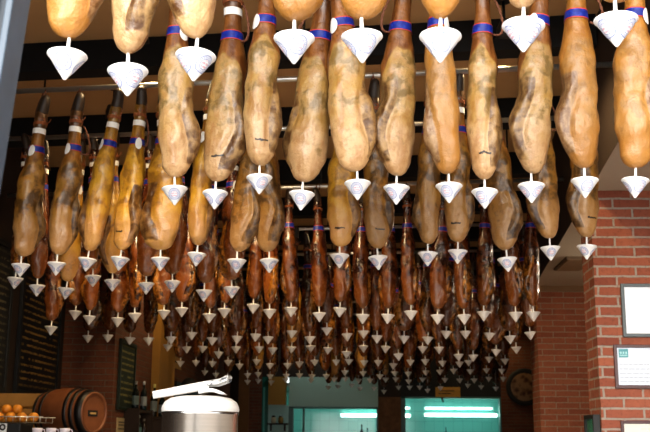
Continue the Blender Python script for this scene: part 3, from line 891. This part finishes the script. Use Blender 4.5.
# ------------------------------------------------------------------ left wall: menu boards
def board(name, y0, y1, z0, z1, x, mat_s, mat_f, label, thick=.035, bw=.05):
    root = empty(name, (x, (y0 + y1) / 2, z0)); tag(root, label, 'blackboard')
    w, h = (y1 - y0) / 2, z1 - z0
    bm = bmesh.new()
    box(bm, 0, thick, -w, -w + bw, 0, h, .003); box(bm, 0, thick, w - bw, w, 0, h, .003)
    box(bm, 0, thick, -w + bw, w - bw, 0, bw, .003); box(bm, 0, thick, -w + bw, w - bw, h - bw, h, .003)
    obj('border', bm, mat_f, root)
    bm = bmesh.new()
    n = 12
    v = {}
    for i in range(n + 1):
        for j in range(n + 1):
            v[i, j] = bm.verts.new((thick * .55, -w + bw + (2 * w - 2 * bw) * i / n, bw + (h - 2 * bw) * j / n))
    for i in range(n):
        for j in range(n): bm.faces.new((v[i, j], v[i + 1, j], v[i + 1, j + 1], v[i, j + 1]))
    me = bpy.data.meshes.new('writing_surface'); bm.normal_update(); bm.to_mesh(me); bm.free()
    at = me.attributes.new('inset', 'FLOAT', 'POINT')
    at.data.foreach_set('value', [1.0 if (0 < i < n and 0 < j < n) else 0.0 for i in range(n + 1) for j in range(n + 1)])
    link('writing_surface', me, mat_s, root, False)
board('menu_board', 7.2, 8.75, 1.95, 3.25, -3.145, chalk_mat('menu_lines_grey', (.006, .006, .007), (.10, .085, .05), 1.0, .062, .33), M['black'], 'black menu board with greyish chalk lines at the left picture edge')
board('menu_board', 9.0, 10.25, 1.95, 3.15, -3.145, chalk_mat('menu_lines_yellow', (.006, .006, .007), (.26, .16, .04), 5.0, .062, .34, .44), M['black'], 'black menu board with yellow chalk lines beside the brick pier')
board('slate_board', 10.62, 11.35, 1.87, 2.62, -2.595, chalk_mat('green_slate_lines', (.012, .022, .012), (.20, .18, .06), 9.0, .066, .36, .42), plain('dark_green_frame', (.012, .02, .010), .5), 'narrow green-black slate of price lines behind the barrel', .03, .04)
root = empty('wall_card', (-2.60, 10.95, 1.62)); tag(root, 'small cream notice card under the green-black slate', 'card')
bm = bmesh.new(); box(bm, 0, .012, -.26, .26, 0, .17, .002); obj('card', bm, plain('cream_card', (.42, .34, .20), .6), root)
bm = bmesh.new()
for zz in (.12, .09, .05): box(bm, .012, .014, -.2, .18, zz, zz + .012)
obj('printed_text', bm, M['black'], root)
# bricks of the pier front
# (thin skin of its own, in the same darkened brick as the pier)
struct_box('wall_left_pier_face', -3.15, -2.60, 10.46, 10.5, 0, 4.2, M['brick_shade'])

# side wall beyond: mustard pilaster, shelf with bottles
struct_box('trim_3', -2.60, -2.50, 12.35, 13.35, 0, 3.6, M['mustard'])
struct_box('trim_4', -2.60, -2.52, 13.6, 15.4, 0, 2.35, M['black'])
root = empty('back_bar', (-2.60, 11.38, 0)); tag(root, 'dark wooden bar shelves against the brick side wall', 'shelf')
bm = bmesh.new(); box(bm, 0, .15, -.34, .34, 1.86, 1.89, .003); obj('shelf_board', bm, M['dark_wall'], root)
bm = bmesh.new(); box(bm, 0, .17, -.34, .34, 1.55, 1.58, .003); obj('shelf_board', bm, M['dark_wall'], root)
bm = bmesh.new(); box(bm, 0, .17, -.37, -.34, 0, 1.9); obj('side_panel', bm, M['dark_wall'], root)
bm = bmesh.new(); box(bm, 0, .17, .34, .37, 0, 1.9); obj('side_panel', bm, M['dark_wall'], root)
def bottle(x, y, z, h, r, glass, capc, labc, lab):
    root = empty('bottle', (x, y, z)); tag(root, lab, 'bottle', 'bottles on the back bar')
    bm = bmesh.new(); lathe(bm, [(0, 0), (r * .95, 0), (r, .01), (r, h * .55), (r * .85, h * .64), (r * .36, h * .76), (r * .32, h * .95), (0, h * .95)], 20); obj('body', bm, plain('bottle_glass', glass, .1), root, True)
    bm = bmesh.new(); lathe(bm, [(r * .40, h * .88), (r * .42, h), (0, h * 1.005)], 14); obj('cap', bm, plain('bottle_cap', capc, .4), root, True)
    if labc:
        bm = bmesh.new(); lathe(bm, [(r * 1.02, h * .16), (r * 1.02, h * .48)], 20); obj('paper_label', bm, plain('bottle_label', labc, .6), root, True)
bottle(-2.515, 11.17, 1.89, .31, .038, (.01, .016, .014), (.30, .30, .30), (.16, .22, .22), 'dark bottle with silver cap and grey label, left on the upper bar shelf')
bottle(-2.51, 11.56, 1.89, .33, .038, (.012, .02, .022), (.50, .50, .50), (.30, .34, .34), 'dark bottle with pale cap, right on the upper bar shelf')
bottle(-2.51, 11.12, 1.58, .25, .036, (.05, .06, .06), (.35, .33, .30), (.25, .30, .28), 'pale capped bottle, left on the lower bar shelf')
bottle(-2.50, 11.32, 1.58, .25, .036, (.02, .03, .03), (.55, .55, .52), (.10, .20, .20), 'bottle with white cap, middle of the lower bar shelf')
bottle(-2.49, 11.55, 1.58, .22, .034, (.03, .02, .015), (.20, .18, .16), None, 'short dark bottle, right on the lower bar shelf')
root = empty('bar_cabinet', (-2.44, 12.05, 0)); tag(root, 'tall dark cabinet before the mustard pilaster', 'cabinet')
bm = bmesh.new(); box(bm, -.15, .15, -.24, .24, 0, 1.80, .005); obj('carcass', bm, M['dark_wall'], root)
bm = bmesh.new(); box(bm, -.155, .16, -.25, .25, 1.80, 1.83, .004); obj('top', bm, M['dark_wall'], root)
bottle(-2.465, 11.93, 1.83, .38, .042, (.012, .018, .014), (.60, .52, .16), (.22, .26, .24), 'tall dark bottle with yellow cap beside the steel urn')
bottle(-2.39, 12.05, 1.83, .30, .042, (.015, .025, .022), (.10, .10, .10), (.30, .34, .34), 'dark bottle with grey label right of the yellow-capped bottle')
# notice and dark recess on the side wall beyond
root = empty('wall_notice', (-2.52, 13.9, 2.54)); tag(root, 'small tan paper notice on the dark side wall', 'card')
bm = bmesh.new(); box(bm, 0, .012, -.42, .42, 0, .16, .002); obj('card', bm, plain('tan_card', (.44, .27, .10), .6), root)
bm = bmesh.new(); box(bm, .012, .014, -.25, .25, .08, .095); obj('printed_text', bm, M['black'], root)
root.location.x = -2.60
# shaded hanging lamp near the newspaper
root = empty('table_lamp', (-2.37, 13.75, 2.08)); tag(root, 'small dark-shaded lamp silhouette behind the rolled newspaper', 'lamp')
bm = bmesh.new(); lathe(bm, [(0, 0), (.07, 0), (.07, .02), (.015, .03), (.012, .20), (0, .20)], 20); obj('base', bm, M['black'], root, True)
bm = bmesh.new(); lathe(bm, [(.13, .17), (.10, .25), (.05, .31), (0, .32)], 24); obj('lamp_shade', bm, M['black'], root, True)
root = empty('sideboard', (-2.36, 13.75, 0)); tag(root, 'dark sideboard under the small dark-shaded lamp', 'cabinet')
bm = bmesh.new(); box(bm, -.14, .14, -.3, .3, 0, 2.05, .005); obj('carcass', bm, M['dark_wall'], root)
bm = bmesh.new(); box(bm, -.145, .15, -.31, .31, 2.05, 2.08, .004); obj('top', bm, M['dark_wall'], root)

# ------------------------------------------------------------------ left bar counter with barrel, juicer, oranges
root = empty('bar_counter', (-2.55, 7.6, 0)); tag(root, 'dark wooden bar counter along the left wall', 'counter')
bm = bmesh.new(); box(bm, -.58, .55, -1.0, 1.3, 0, 1.10, .01); obj('carcass', bm, M['dark_wall'], root)
bm = bmesh.new(); box(bm, -.59, .62, -1.05, 1.35, 1.10, 1.15, .01); obj('worktop', bm, plain('dark_wood_top', (.09, .04, .02), .35), root)
M['wood_barrel'] = plain('brown_barrel_stave', (.17, .06, .022), .45, var=.35, scale=8)
M['hoop'] = plain('black_iron_hoop', (.018, .016, .015), .4, .3)
# cradle under the barrel
root = empty('barrel_stand', (-2.34, 8.0, 1.15)); tag(root, 'dark wooden cradle box carrying the wine barrel', 'stand')
bm = bmesh.new(); box(bm, -.20, .20, -.2, .2, 0, .405, .006); obj('box', bm, M['dark_wall'], root)
for sx in (-1, 1):
    bm = bmesh.new()
    pts = [(-.17, .405), (-.17, .50), (-.11, .45), (0, .418), (.11, .45), (.17, .50), (.17, .405)]
    a = [bm.verts.new((sx * .12 - .02, y, z)) for y, z in pts]; b = [bm.verts.new((sx * .12 + .02, y, z)) for y, z in pts]
    bm.faces.new(a); bm.faces.new(list(reversed(b)))
    for k in range(len(pts)): bm.faces.new((a[k], b[k], b[(k + 1) % len(pts)], a[(k + 1) % len(pts)]))
    obj('chock', bm, M['dark_wall'], root)
root = empty('wine_barrel', (-2.32, 8.0, 1.765)); tag(root, 'brown wooden barrel with black hoops lying in front of the brick pier', 'barrel')
RB = Matrix.Scale(.83, 4) @ Matrix.Rotation(math.radians(-24), 4, 'Z') @ Matrix.Rotation(PI / 2, 4, 'Y')
def brad(s): return .235 - .045 * (s / .30) ** 2
bm = bmesh.new()
prof_b = [(brad(-.30) - .02, -.27), (brad(-.30) - .02, -.30), (brad(-.30), -.30)] + [(brad(s / 10 * .3), s / 10 * .3) for s in range(-9, 10)] + [(brad(.3), .30), (brad(.3) - .02, .30), (brad(.3) - .02, .27)]
lathe(bm, prof_b, 40, RB); obj('staves', bm, M['wood_barrel'], root, True)
for s0, s1 in ((-.29, -.255), (-.2, -.165), (.10, .135), (.165, .20), (.225, .29)):
    bm = bmesh.new(); lathe(bm, [(brad(s0) + .001, s0), (brad(s0) + .006, s0), (brad(s1) + .006, s1), (brad(s1) + .001, s1)], 40, RB); obj('hoop', bm, M['hoop'], root, True)
for s0 in (-.272, .272):
    bm = bmesh.new(); lathe(bm, [(0, s0 - .006), (.172, s0 - .006), (.172, s0 + .006), (0, s0 + .006)], 40, RB)
    hd = obj('barrel_head', bm, plain('barrel_head_wood', (.20, .075, .03), .45, var=.35, scale=10), root)
    if s0 > 0:
        bm = bmesh.new(); box(bm, -.02, .035, -.075, .06, .278, .284, 0, RB); obj('plaque', bm, M['black'], hd)
        bm = bmesh.new(); box(bm, -.002, .016, -.05, .035, .284, .286, 0, RB); obj('plaque_lettering', bm, plain('gold_letters', (.5, .32, .12), .4), hd)

# orange juicer with a wire tray of oranges on top
root = empty('orange_juicer', (-2.66, 7.4, 1.15)); tag(root, 'dark juicing machine with white patterned panel below the oranges', 'juicer')
bm = bmesh.new(); box(bm, -.23, .20, -.13, .16, 0, .520, .012); obj('body', bm, M['black'], root)
bm = bmesh.new(); box(bm, -.17, .10, -.135, -.13, .27, .518); pn = obj('front_panel', bm, plain('white_panel', (.72, .74, .76), .4), root)
bm = bmesh.new()
r = random.Random(8)
for i in range(4):
    for j in range(4):
        cx_, cz_ = -.14 + i * .07, .31 + j * .06
        lathe(bm, [(.012, 0), (.024, 0), (.024, .002), (.012, .002), (.012, 0)], 14, Matrix.Translation((cx_, -.1365, cz_)) @ RX)
obj('ring_pattern', bm, M['black'], pn)
bm = bmesh.new()
for yy in (-.13, .16): tube(bm, [(-.22, yy, .565), (.36, yy, .565)], .004, 6)
for k in range(12): tube(bm, [(-.21 + k * .05, -.13, .565), (-.21 + k * .05, -.13, .525), (-.21 + k * .05, .16, .525), (-.21 + k * .05, .16, .565)], .0025, 6)
tube(bm, [(-.18, -.05, .515), (-.18, -.05, .526)], .008, 6); tube(bm, [(.15, -.05, .515), (.15, -.05, .526)], .008, 6); tube(bm, [(.15, .10, .515), (.15, .10, .526)], .008, 6); tube(bm, [(-.18, .1, .515), (-.18, .1, .526)], .008, 6)
obj('wire_tray', bm, M['rail'], root, True)
def orange_mat():
    t = NT('orange_peel')
    n = t.noise(t.objco(), 160, 2); n2 = t.noise(t.objco(), 14, 2)
    t.base(t.mix(n2, (.55, .18, .012), (.66, .29, .03))); t.set(Roughness=.4); t.bump(n, .25, .002)
    return t.m
OM = orange_mat()
bm = bmesh.new(); lathe(bm, [(.037 * math.sin(PI * k / 18), .0355 - .0355 * math.cos(PI * k / 18) + (.004 * math.exp(-((18 - k) / 1.2) ** 2) * -1)) for k in range(19)], 28)
om = bpy.data.meshes.new('orange'); bm.normal_update(); bm.to_mesh(om); bm.free(); om.polygons.foreach_set('use_smooth', [True] * len(om.polygons)); om.materials.append(OM)
bm = bmesh.new(); lathe(bm, [(0, .069), (.005, .0695), (.004, .072), (0, .0725)], 8)
stem = bpy.data.meshes.new('stem_button'); bm.normal_update(); bm.to_mesh(stem); bm.free(); stem.materials.append(plain('green_brown_stem', (.10, .12, .03), .7))
k = 0
ox = [(-2.82, 7.33, 0), (-2.74, 7.33, 0), (-2.645, 7.32, 0), (-2.56, 7.33, 0), (-2.475, 7.32, 0), (-2.39, 7.33, 0), (-2.79, 7.42, 0), (-2.70, 7.42, 0), (-2.60, 7.43, 0), (-2.51, 7.42, 0),
      (-2.70, 7.37, .058), (-2.61, 7.38, .058), (-2.53, 7.375, .058)]
lab = ['front layer of the wire tray, first from the left', 'front layer of the wire tray, second from the left', 'front layer of the wire tray, third from the left', 'front layer of the wire tray, third from the right', 'front layer of the wire tray, second from the right', 'front layer of the wire tray, nearest the barrel',
       'back layer of the wire tray, leftmost', 'back layer of the wire tray, second from left', 'back layer of the wire tray, second from right', 'back layer of the wire tray, rightmost', 'top of the pile, leftmost', 'top of the pile, middle', 'top of the pile, rightmost']
for (x, y, dz), lb in zip(ox, lab):
    o = bpy.data.objects.new('orange', om); COL.objects.link(o); o.location = (x, y, 1.15 + .5275 + dz); o.rotation_euler = (0, 0, rnd.uniform(0, 6))
    o.scale = (1, 1, 1)
    tag(o, 'orange in ' + lb, 'orange', 'oranges on the wire tray')
    child('stem_button', stem, o)
# mustard crate behind the oranges
root = empty('wooden_crate', (-2.90, 8.55, 1.15)); tag(root, 'mustard slatted crate behind the oranges under the menu board', 'crate')
cm = plain('mustard_crate_wood', (.33, .17, .04), .6, var=.25, scale=10)
for k in range(4):
    z = .30 + k * .125
    bm = bmesh.new(); box(bm, -.24, .30, -.2, -.185, z, z + .105, .003); obj('slat', bm, cm, root)
    bm = bmesh.new(); box(bm, -.24, .30, .185, .2, z, z + .105, .003); obj('slat', bm, cm, root)
for sx in (-.24, .285):
    bm = bmesh.new(); box(bm, sx, sx + .015, -.185, .185, .0, .78, .002); obj('end_panel', bm, cm, root)
bm = bmesh.new(); box(bm, -.24, .30, -.185, .185, .0, .28, .002); obj('base', bm, M['black'], root)
# coffee machine with white cups on top
root = empty('coffee_machine', (-2.24, 7.35, 1.15)); tag(root, 'black coffee machine between the oranges and the barrel', 'coffee machine')
bm = bmesh.new(); box(bm, -.19, .17, -.15, .15, 0, .455, .015); obj('body', bm, M['black'], root)
bm = bmesh.new(); box(bm, -.17, .15, -.13, .13, .455, .465, .003); obj('cup_tray', bm, M['rail'], root)
bm = bmesh.new(); tube(bm, [(-.05, -.15, .22), (-.05, -.22, .21), (-.05, -.29, .2)], .012, 10); obj('handle', bm, M['hoop'], root, True)
root.location.z = 1.15; root.scale = (1, 1, .92)
cupm = plain('lilac_white_china', (.66, .62, .74), .25)
for i, (dx, lb) in enumerate(((-.10, 'leftmost'), (.0, 'middle'), (.10, 'rightmost'))):
    root = empty('coffee_cup', (-2.24 + dx, 7.28, 1.5785)); tag(root, 'lilac-white coffee cup on the coffee machine, ' + lb + ' of three', 'cup', 'cups on the coffee machine')
    bm = bmesh.new(); lathe(bm, [(0, 0), (.022, 0), (.03, .012), (.036, .035), (.038, .058), (.035, .058), (.03, .02), (0, .008)], 24); obj('bowl', bm, cupm, root, True)
    bm = bmesh.new(); tube(bm, [(.034, 0, .048), (.05, 0, .047), (.055, 0, .033), (.047, 0, .018), (.030, 0, .016)], .004, 8); obj('handle', bm, cupm, root, True)

# ------------------------------------------------------------------ steel urn with white lid, rolled newspaper on top
def steel_mat():
    t = NT('brushed_stainless_steel')
    n = t.noise(t.mapping(t.objco(), scale=(3, 3, 160)), 1.0, 2)
    t.base(t.mix(n, (.50, .49, .47), (.62, .61, .59))); t.set(Metallic=1.0, Roughness=.24)
    return t.m
M['steel'] = steel_mat()
root = empty('service_counter', (-.53, 3.35, 0)); tag(root, 'dark service counter under the steel urn, below the picture', 'counter')
bm = bmesh.new(); box(bm, -.75, .75, -.3, .3, 0, 1.02, .01); obj('carcass', bm, M['dark_wall'], root)
bm = bmesh.new(); box(bm, -.8, .8, -.33, .33, 1.02, 1.06, .008); obj('worktop', bm, plain('worktop_steel', (.4, .4, .4), .3, .8), root)
ux, uy = -.528, 3.3
root = empty('steel_urn', (ux, uy, 1.06)); tag(root, 'large stainless steel urn with white domed lid at the bottom of the picture', 'urn')
R_ = .123
bm = bmesh.new(); lathe(bm, [(0, 0), (R_ * .97, 0), (R_, .01), (R_, .572), (R_ + .003, .575), (R_ + .003, .582), (R_ * .98, .586), (0, .586)], 56); obj('body', bm, M['steel'], root, True)
bm = bmesh.new(); lathe(bm, [(R_ + .002, .584), (R_ + .0035, .590), (R_ + .002, .600), (R_ - .006, .616), (R_ - .025, .628), (R_ - .055, .634), (0, .638)], 56); obj('lid', bm, plain('white_enamel_lid', (.62, .60, .56), .3, var=.02), root, True)
bm = bmesh.new(); tube(bm, [(0, -R_, .10), (0, -R_ - .05, .10), (0, -R_ - .06, .07)], .012, 10); obj('tap', bm, M['rail'], root, True)
for sx in (-1, 1):
    bm = bmesh.new(); tube(bm, [(sx * R_, 0, .36), (sx * (R_ + .03), 0, .36), (sx * (R_ + .035), 0, .42), (sx * R_, 0, .42)], .007, 8)
    hd = obj('handle', bm, M['hoop'], root, True)
    hd.rotation_euler = (0, 0, PI / 2)
def print_mat():
    t = NT('newsprint')
    X, Y, Z = t.xyz(t.objco())
    n = t.noise(t.objco(), 90, 3)
    n2 = t.noise(t.objco(), 22, 2)
    t.base(t.mix(t.math('MULTIPLY', t.ramp(n, .45, .6), t.ramp(n2, .45, .55)), (.52, .51, .49), (.05, .05, .06))); t.set(Roughness=.7)
    return t.m
root = empty('rolled_newspaper', (ux, uy, 1.06 + .638)); tag(root, 'white rolled newspaper with flared printed end lying on the urn lid', 'newspaper')
pm = plain('white_newspaper', (.60, .59, .57), .6, var=.03, scale=40)
bm = bmesh.new()
# main roll: from lower left to the upper right
def roll(bm, a, b, r0, r1, turns=2.2, n=44):
    a, b = Vector(a), Vector(b)
    t = (b - a).normalized(); u = Vector((0, 0, 1)); u = (u - t * u.dot(t)).normalized(); w = t.cross(u)
    A = []; B = []
    for i in range(n):
        ang = turns * 2 * PI * i / (n - 1)
        k = .45 + .55 * i / (n - 1)
        d = u * math.cos(ang) + w * math.sin(ang)
        A.append(bm.verts.new(a + d * r0 * k)); B.append(bm.verts.new(b + d * r1 * k))
    for i in range(n - 1): bm.faces.new((A[i], A[i + 1], B[i + 1], B[i]))
roll(bm, (-.148, -.05, -.004), (.025, -.01, .031), .014, .017)
obj('roll', bm, pm, root, True)
bm = bmesh.new()
# flared end: fan of sheets rising to the right
n = 14
for s, (dz, dy) in enumerate(((0, 0), (.010, .012))):
    A = []; B = []; C = []
    for i in range(n):
        k = i / (n - 1)
        th = PI * (-.1 + 1.1 * k)
        A.append(bm.verts.new((.018, -.01 + .017 * math.cos(th), .034 + .016 * math.sin(th) - .004)))
        B.append(bm.verts.new((.060, -.012 + .030 * math.cos(th) + dy, .040 + .015 * math.sin(th) - .006 + dz * .5)))
        C.append(bm.verts.new((.092 + .004 * math.sin(k * 7), -.012 + .045 * math.cos(th) + dy, .056 + .010 * math.sin(th) - .010 + dz)))
    for i in range(n - 1):
        bm.faces.new((A[i], A[i + 1], B[i + 1], B[i])); bm.faces.new((B[i], B[i + 1], C[i + 1], C[i]))
obj('flared_end', bm, print_mat(), root, True)
bm = bmesh.new()
A = []; B = []
for i in range(12):
    k = i / 11
    A.append((0.0 + .088 * k, -.055, .012 + .012 * math.sin(k * PI) - .010 * k)); B.append((.0 + .080 * k, .05, .014 + .012 * math.sin(k * PI) - .010 * k))
va = [bm.verts.new(p) for p in A]; vb = [bm.verts.new(p) for p in B]
vc = [bm.verts.new((p[0], p[1] , max(.002, p[2] - .011))) for p in A]; vd = [bm.verts.new((p[0], p[1], max(.002, p[2] - .011))) for p in B]
for i in range(11):
    bm.faces.new((va[i], va[i + 1], vb[i + 1], vb[i])); bm.faces.new((vc[i], vd[i], vd[i + 1], vc[i + 1])); bm.faces.new((va[i], vc[i], vc[i + 1], va[i + 1])); bm.faces.new((vb[i], vb[i + 1], vd[i + 1], vd[i]))
bm.faces.new((va[0], vb[0], vd[0], vc[0])); bm.faces.new((va[-1], vc[-1], vd[-1], vb[-1]))
obj('folded_sheet', bm, pm, root, True)

# ------------------------------------------------------------------ ceiling spotlights (some of them added to brighten the room)
M['bulb'] = plain('lit_spot_lens', (1, .95, .85), .3, emit=(1.0, .86, .66), es=14.0)
def spot(x, y, lab, watts, size=.05, cone=150, col=(1.0, .74, .40)):
    root = empty('ceiling_spotlight', (x, y, 4.2)); tag(root, lab, 'ceiling light', 'ceiling spotlights between the beams')
    Mx = Matrix.Rotation(0, 4, 'X')
    bm = bmesh.new(); tube(bm, [(0, 0, 0), (0, 0, -.17)], .009, 8); lathe(bm, [(.0, 0), (.045, 0), (.045, -.02), (0, -.02)], 20); obj('stem', bm, M['black'], root, True)
    T = Matrix.Translation((0, -.02, -.22)) @ Matrix.Rotation(math.radians(28), 4, 'X')
    bm = bmesh.new(); lathe(bm, [(0, .07), (.03, .065), (.05, .02), (.055, -.04), (.05, -.04), (.04, .0), (0, .01)], 24, T); obj('housing', bm, M['black'], root, True)
    bm = bmesh.new(); lathe(bm, [(0, -.032), (.044, -.026), (.047, -.015), (0, .0)], 24, T); obj('lens', bm, M['bulb'], root, True)
    ld = bpy.data.lights.new('spot_glow', 'SPOT'); ld.energy = watts; ld.color = col; ld.shadow_soft_size = size; ld.spot_size = math.radians(cone); ld.spot_blend = .6
    lo_ = bpy.data.objects.new('spot_glow', ld); COL.objects.link(lo_); lo_.location = (x, y - .05, 3.90); lo_.rotation_euler = (math.radians(8), 0, 0)
    return root
spot(.86, 5.7, 'lit ceiling spotlight between the second and third ham rows, right of centre', 60)
spot(-1.37, 5.75, 'lit ceiling spotlight behind the left end of the third row', 40)
spot(-1.15, 4.7, 'ceiling spotlight above the left end of the second row', 110, cone=95)
spot(-1.9, 7.2, 'ceiling spotlight above the left end of the fourth row', 75)
spot(-.8, 7.2, 'ceiling spotlight above the middle of the fourth row', 75)
spot(-.15, 10.3, 'ceiling spotlight between the sixth and seventh ham rows', 75)
spot(-2.1, 11.9, 'added ceiling spotlight above the back bar bottles', 45)  # added to brighten the bottles and the mustard pilaster
spot(-.5, 13.8, 'ceiling spotlight between the eighth and ninth ham rows', 50)
spot(-.9, 19.3, 'added ceiling spotlight close to the grey-green back panel', 26, col=(.85, .95, .9))  # added to brighten the back panel
spot(2.3, 19.25, 'added ceiling spotlight close to the round dish on the back wall', 30)  # added to brighten the dish and the wall around it
def added_soffit_lamp(x, y, lab, watts):  # unseen lamp, added to brighten the return wall and soffit
    root = empty('added_downlight', (x, y, 3.22)); tag(root, lab, 'ceiling light')
    bm = bmesh.new(); lathe(bm, [(.06, .0), (.075, -.006), (.075, .002), (.06, .002)], 28); obj('rim', bm, M['batten_white'], root, True)
    bm = bmesh.new(); lathe(bm, [(0, -.002), (.06, -.002), (.06, .001), (0, .001)], 28); obj('lens', bm, M['bulb'], root, True)
    ld = bpy.data.lights.new('added_downlight_glow', 'POINT'); ld.energy = watts; ld.color = (1.0, .86, .68); ld.shadow_soft_size = .06
    lo_ = bpy.data.objects.new('added_downlight_glow', ld); COL.objects.link(lo_); lo_.location = (x, y, 3.0)
M['batten_white'] = plain('white_lamp_rim', (.8, .8, .78), .4)
added_soffit_lamp(2.75, 8.6, 'unseen added downlight in the beige soffit behind the brick pier', 34)
# kitchen light
def area(name, loc, sx, sy, energy, color, rot):
    ld = bpy.data.lights.new(name, 'AREA'); ld.shape = 'RECTANGLE'; ld.size = sx; ld.size_y = sy; ld.energy = energy; ld.color = color
    o = bpy.data.objects.new(name, ld); COL.objects.link(o); o.location = loc; o.rotation_euler = rot
    return o
area('kitchen_tube_light', (-.0, 20.9, 2.58), 3.6, .5, 13, (.6, 1.0, .9), (0, 0, 0))
area('kitchen_tube_light', (2.0, 20.9, 2.58), 1.8, .5, 9, (.6, 1.0, .9), (0, 0, 0))

# ------------------------------------------------------------------ daylight
w = bpy.data.worlds.new('street_daylight'); scene.world = w; w.use_nodes = True
nt = w.node_tree
bg = nt.nodes['Background']
sky = nt.nodes.new('ShaderNodeTexSky')
sky.sky_type = 'NISHITA'; sky.sun_disc = False; sky.sun_elevation = math.radians(38); sky.sun_rotation = math.radians(150); sky.dust_density = 3.0
mulv = nt.nodes.new('ShaderNodeVectorMath'); mulv.operation = 'SCALE'; mulv.inputs['Scale'].default_value = .03
nt.links.new(sky.outputs[0], mulv.inputs[0])
tc = nt.nodes.new('ShaderNodeTexCoord')
nrm = nt.nodes.new('ShaderNodeVectorMath'); nrm.operation = 'NORMALIZE'; nt.links.new(tc.outputs['Generated'], nrm.inputs[0])
dt = nt.nodes.new('ShaderNodeVectorMath'); dt.operation = 'DOT_PRODUCT'; nt.links.new(nrm.outputs[0], dt.inputs[0])
dt.inputs[1].default_value = Vector((-.38, -1.0, .30)).normalized()
mx = nt.nodes.new('ShaderNodeMath'); mx.operation = 'MAXIMUM'; nt.links.new(dt.outputs['Value'], mx.inputs[0]); mx.inputs[1].default_value = 0
pw = nt.nodes.new('ShaderNodeMath'); pw.operation = 'POWER'; nt.links.new(mx.outputs[0], pw.inputs[0]); pw.inputs[1].default_value = 7
hz = nt.nodes.new('ShaderNodeVectorMath'); hz.operation = 'SCALE'; hz.inputs[0].default_value = (1.0, .975, .93); nt.links.new(pw.outputs[0], hz.inputs['Scale'])
hs = nt.nodes.new('ShaderNodeVectorMath'); hs.operation = 'MULTIPLY_ADD'; nt.links.new(hz.outputs[0], hs.inputs[0]); hs.inputs[1].default_value = (HAZE,) * 3; hs.inputs[2].default_value = (.30, .305, .31)
ad = nt.nodes.new('ShaderNodeVectorMath'); nt.links.new(hs.outputs[0], ad.inputs[0]); nt.links.new(mulv.outputs[0], ad.inputs[1])
nt.links.new(ad.outputs[0], bg.inputs[0])
bg.inputs[1].default_value = WORLD

# ------------------------------------------------------------------ camera
cam = bpy.data.cameras.new('camera'); co_ = bpy.data.objects.new('camera', cam); COL.objects.link(co_)
cam.sensor_width = 36; cam.sensor_fit = 'HORIZONTAL'; cam.lens = 1000 / 650 * 36
Rv, Uv, Fv = Vector((.9993, .03672, .00762)), Vector((.00068, -.22105, .97526)), Vector((-.0375, .97457, .22092))
m3 = Matrix((Rv, Uv, -Fv)).transposed()
co_.matrix_world = Matrix.Translation((0, 0, EYE)) @ m3.to_4x4()
cam.clip_start = .05; cam.clip_end = 100
cam.dof.use_dof = True; cam.dof.focus_distance = 3.8; cam.dof.aperture_fstop = 9
scene.camera = co_
scene.view_settings.view_transform = 'Standard'
scene.view_settings.look = LOOKNAME
scene.view_settings.exposure = EXPOSURE
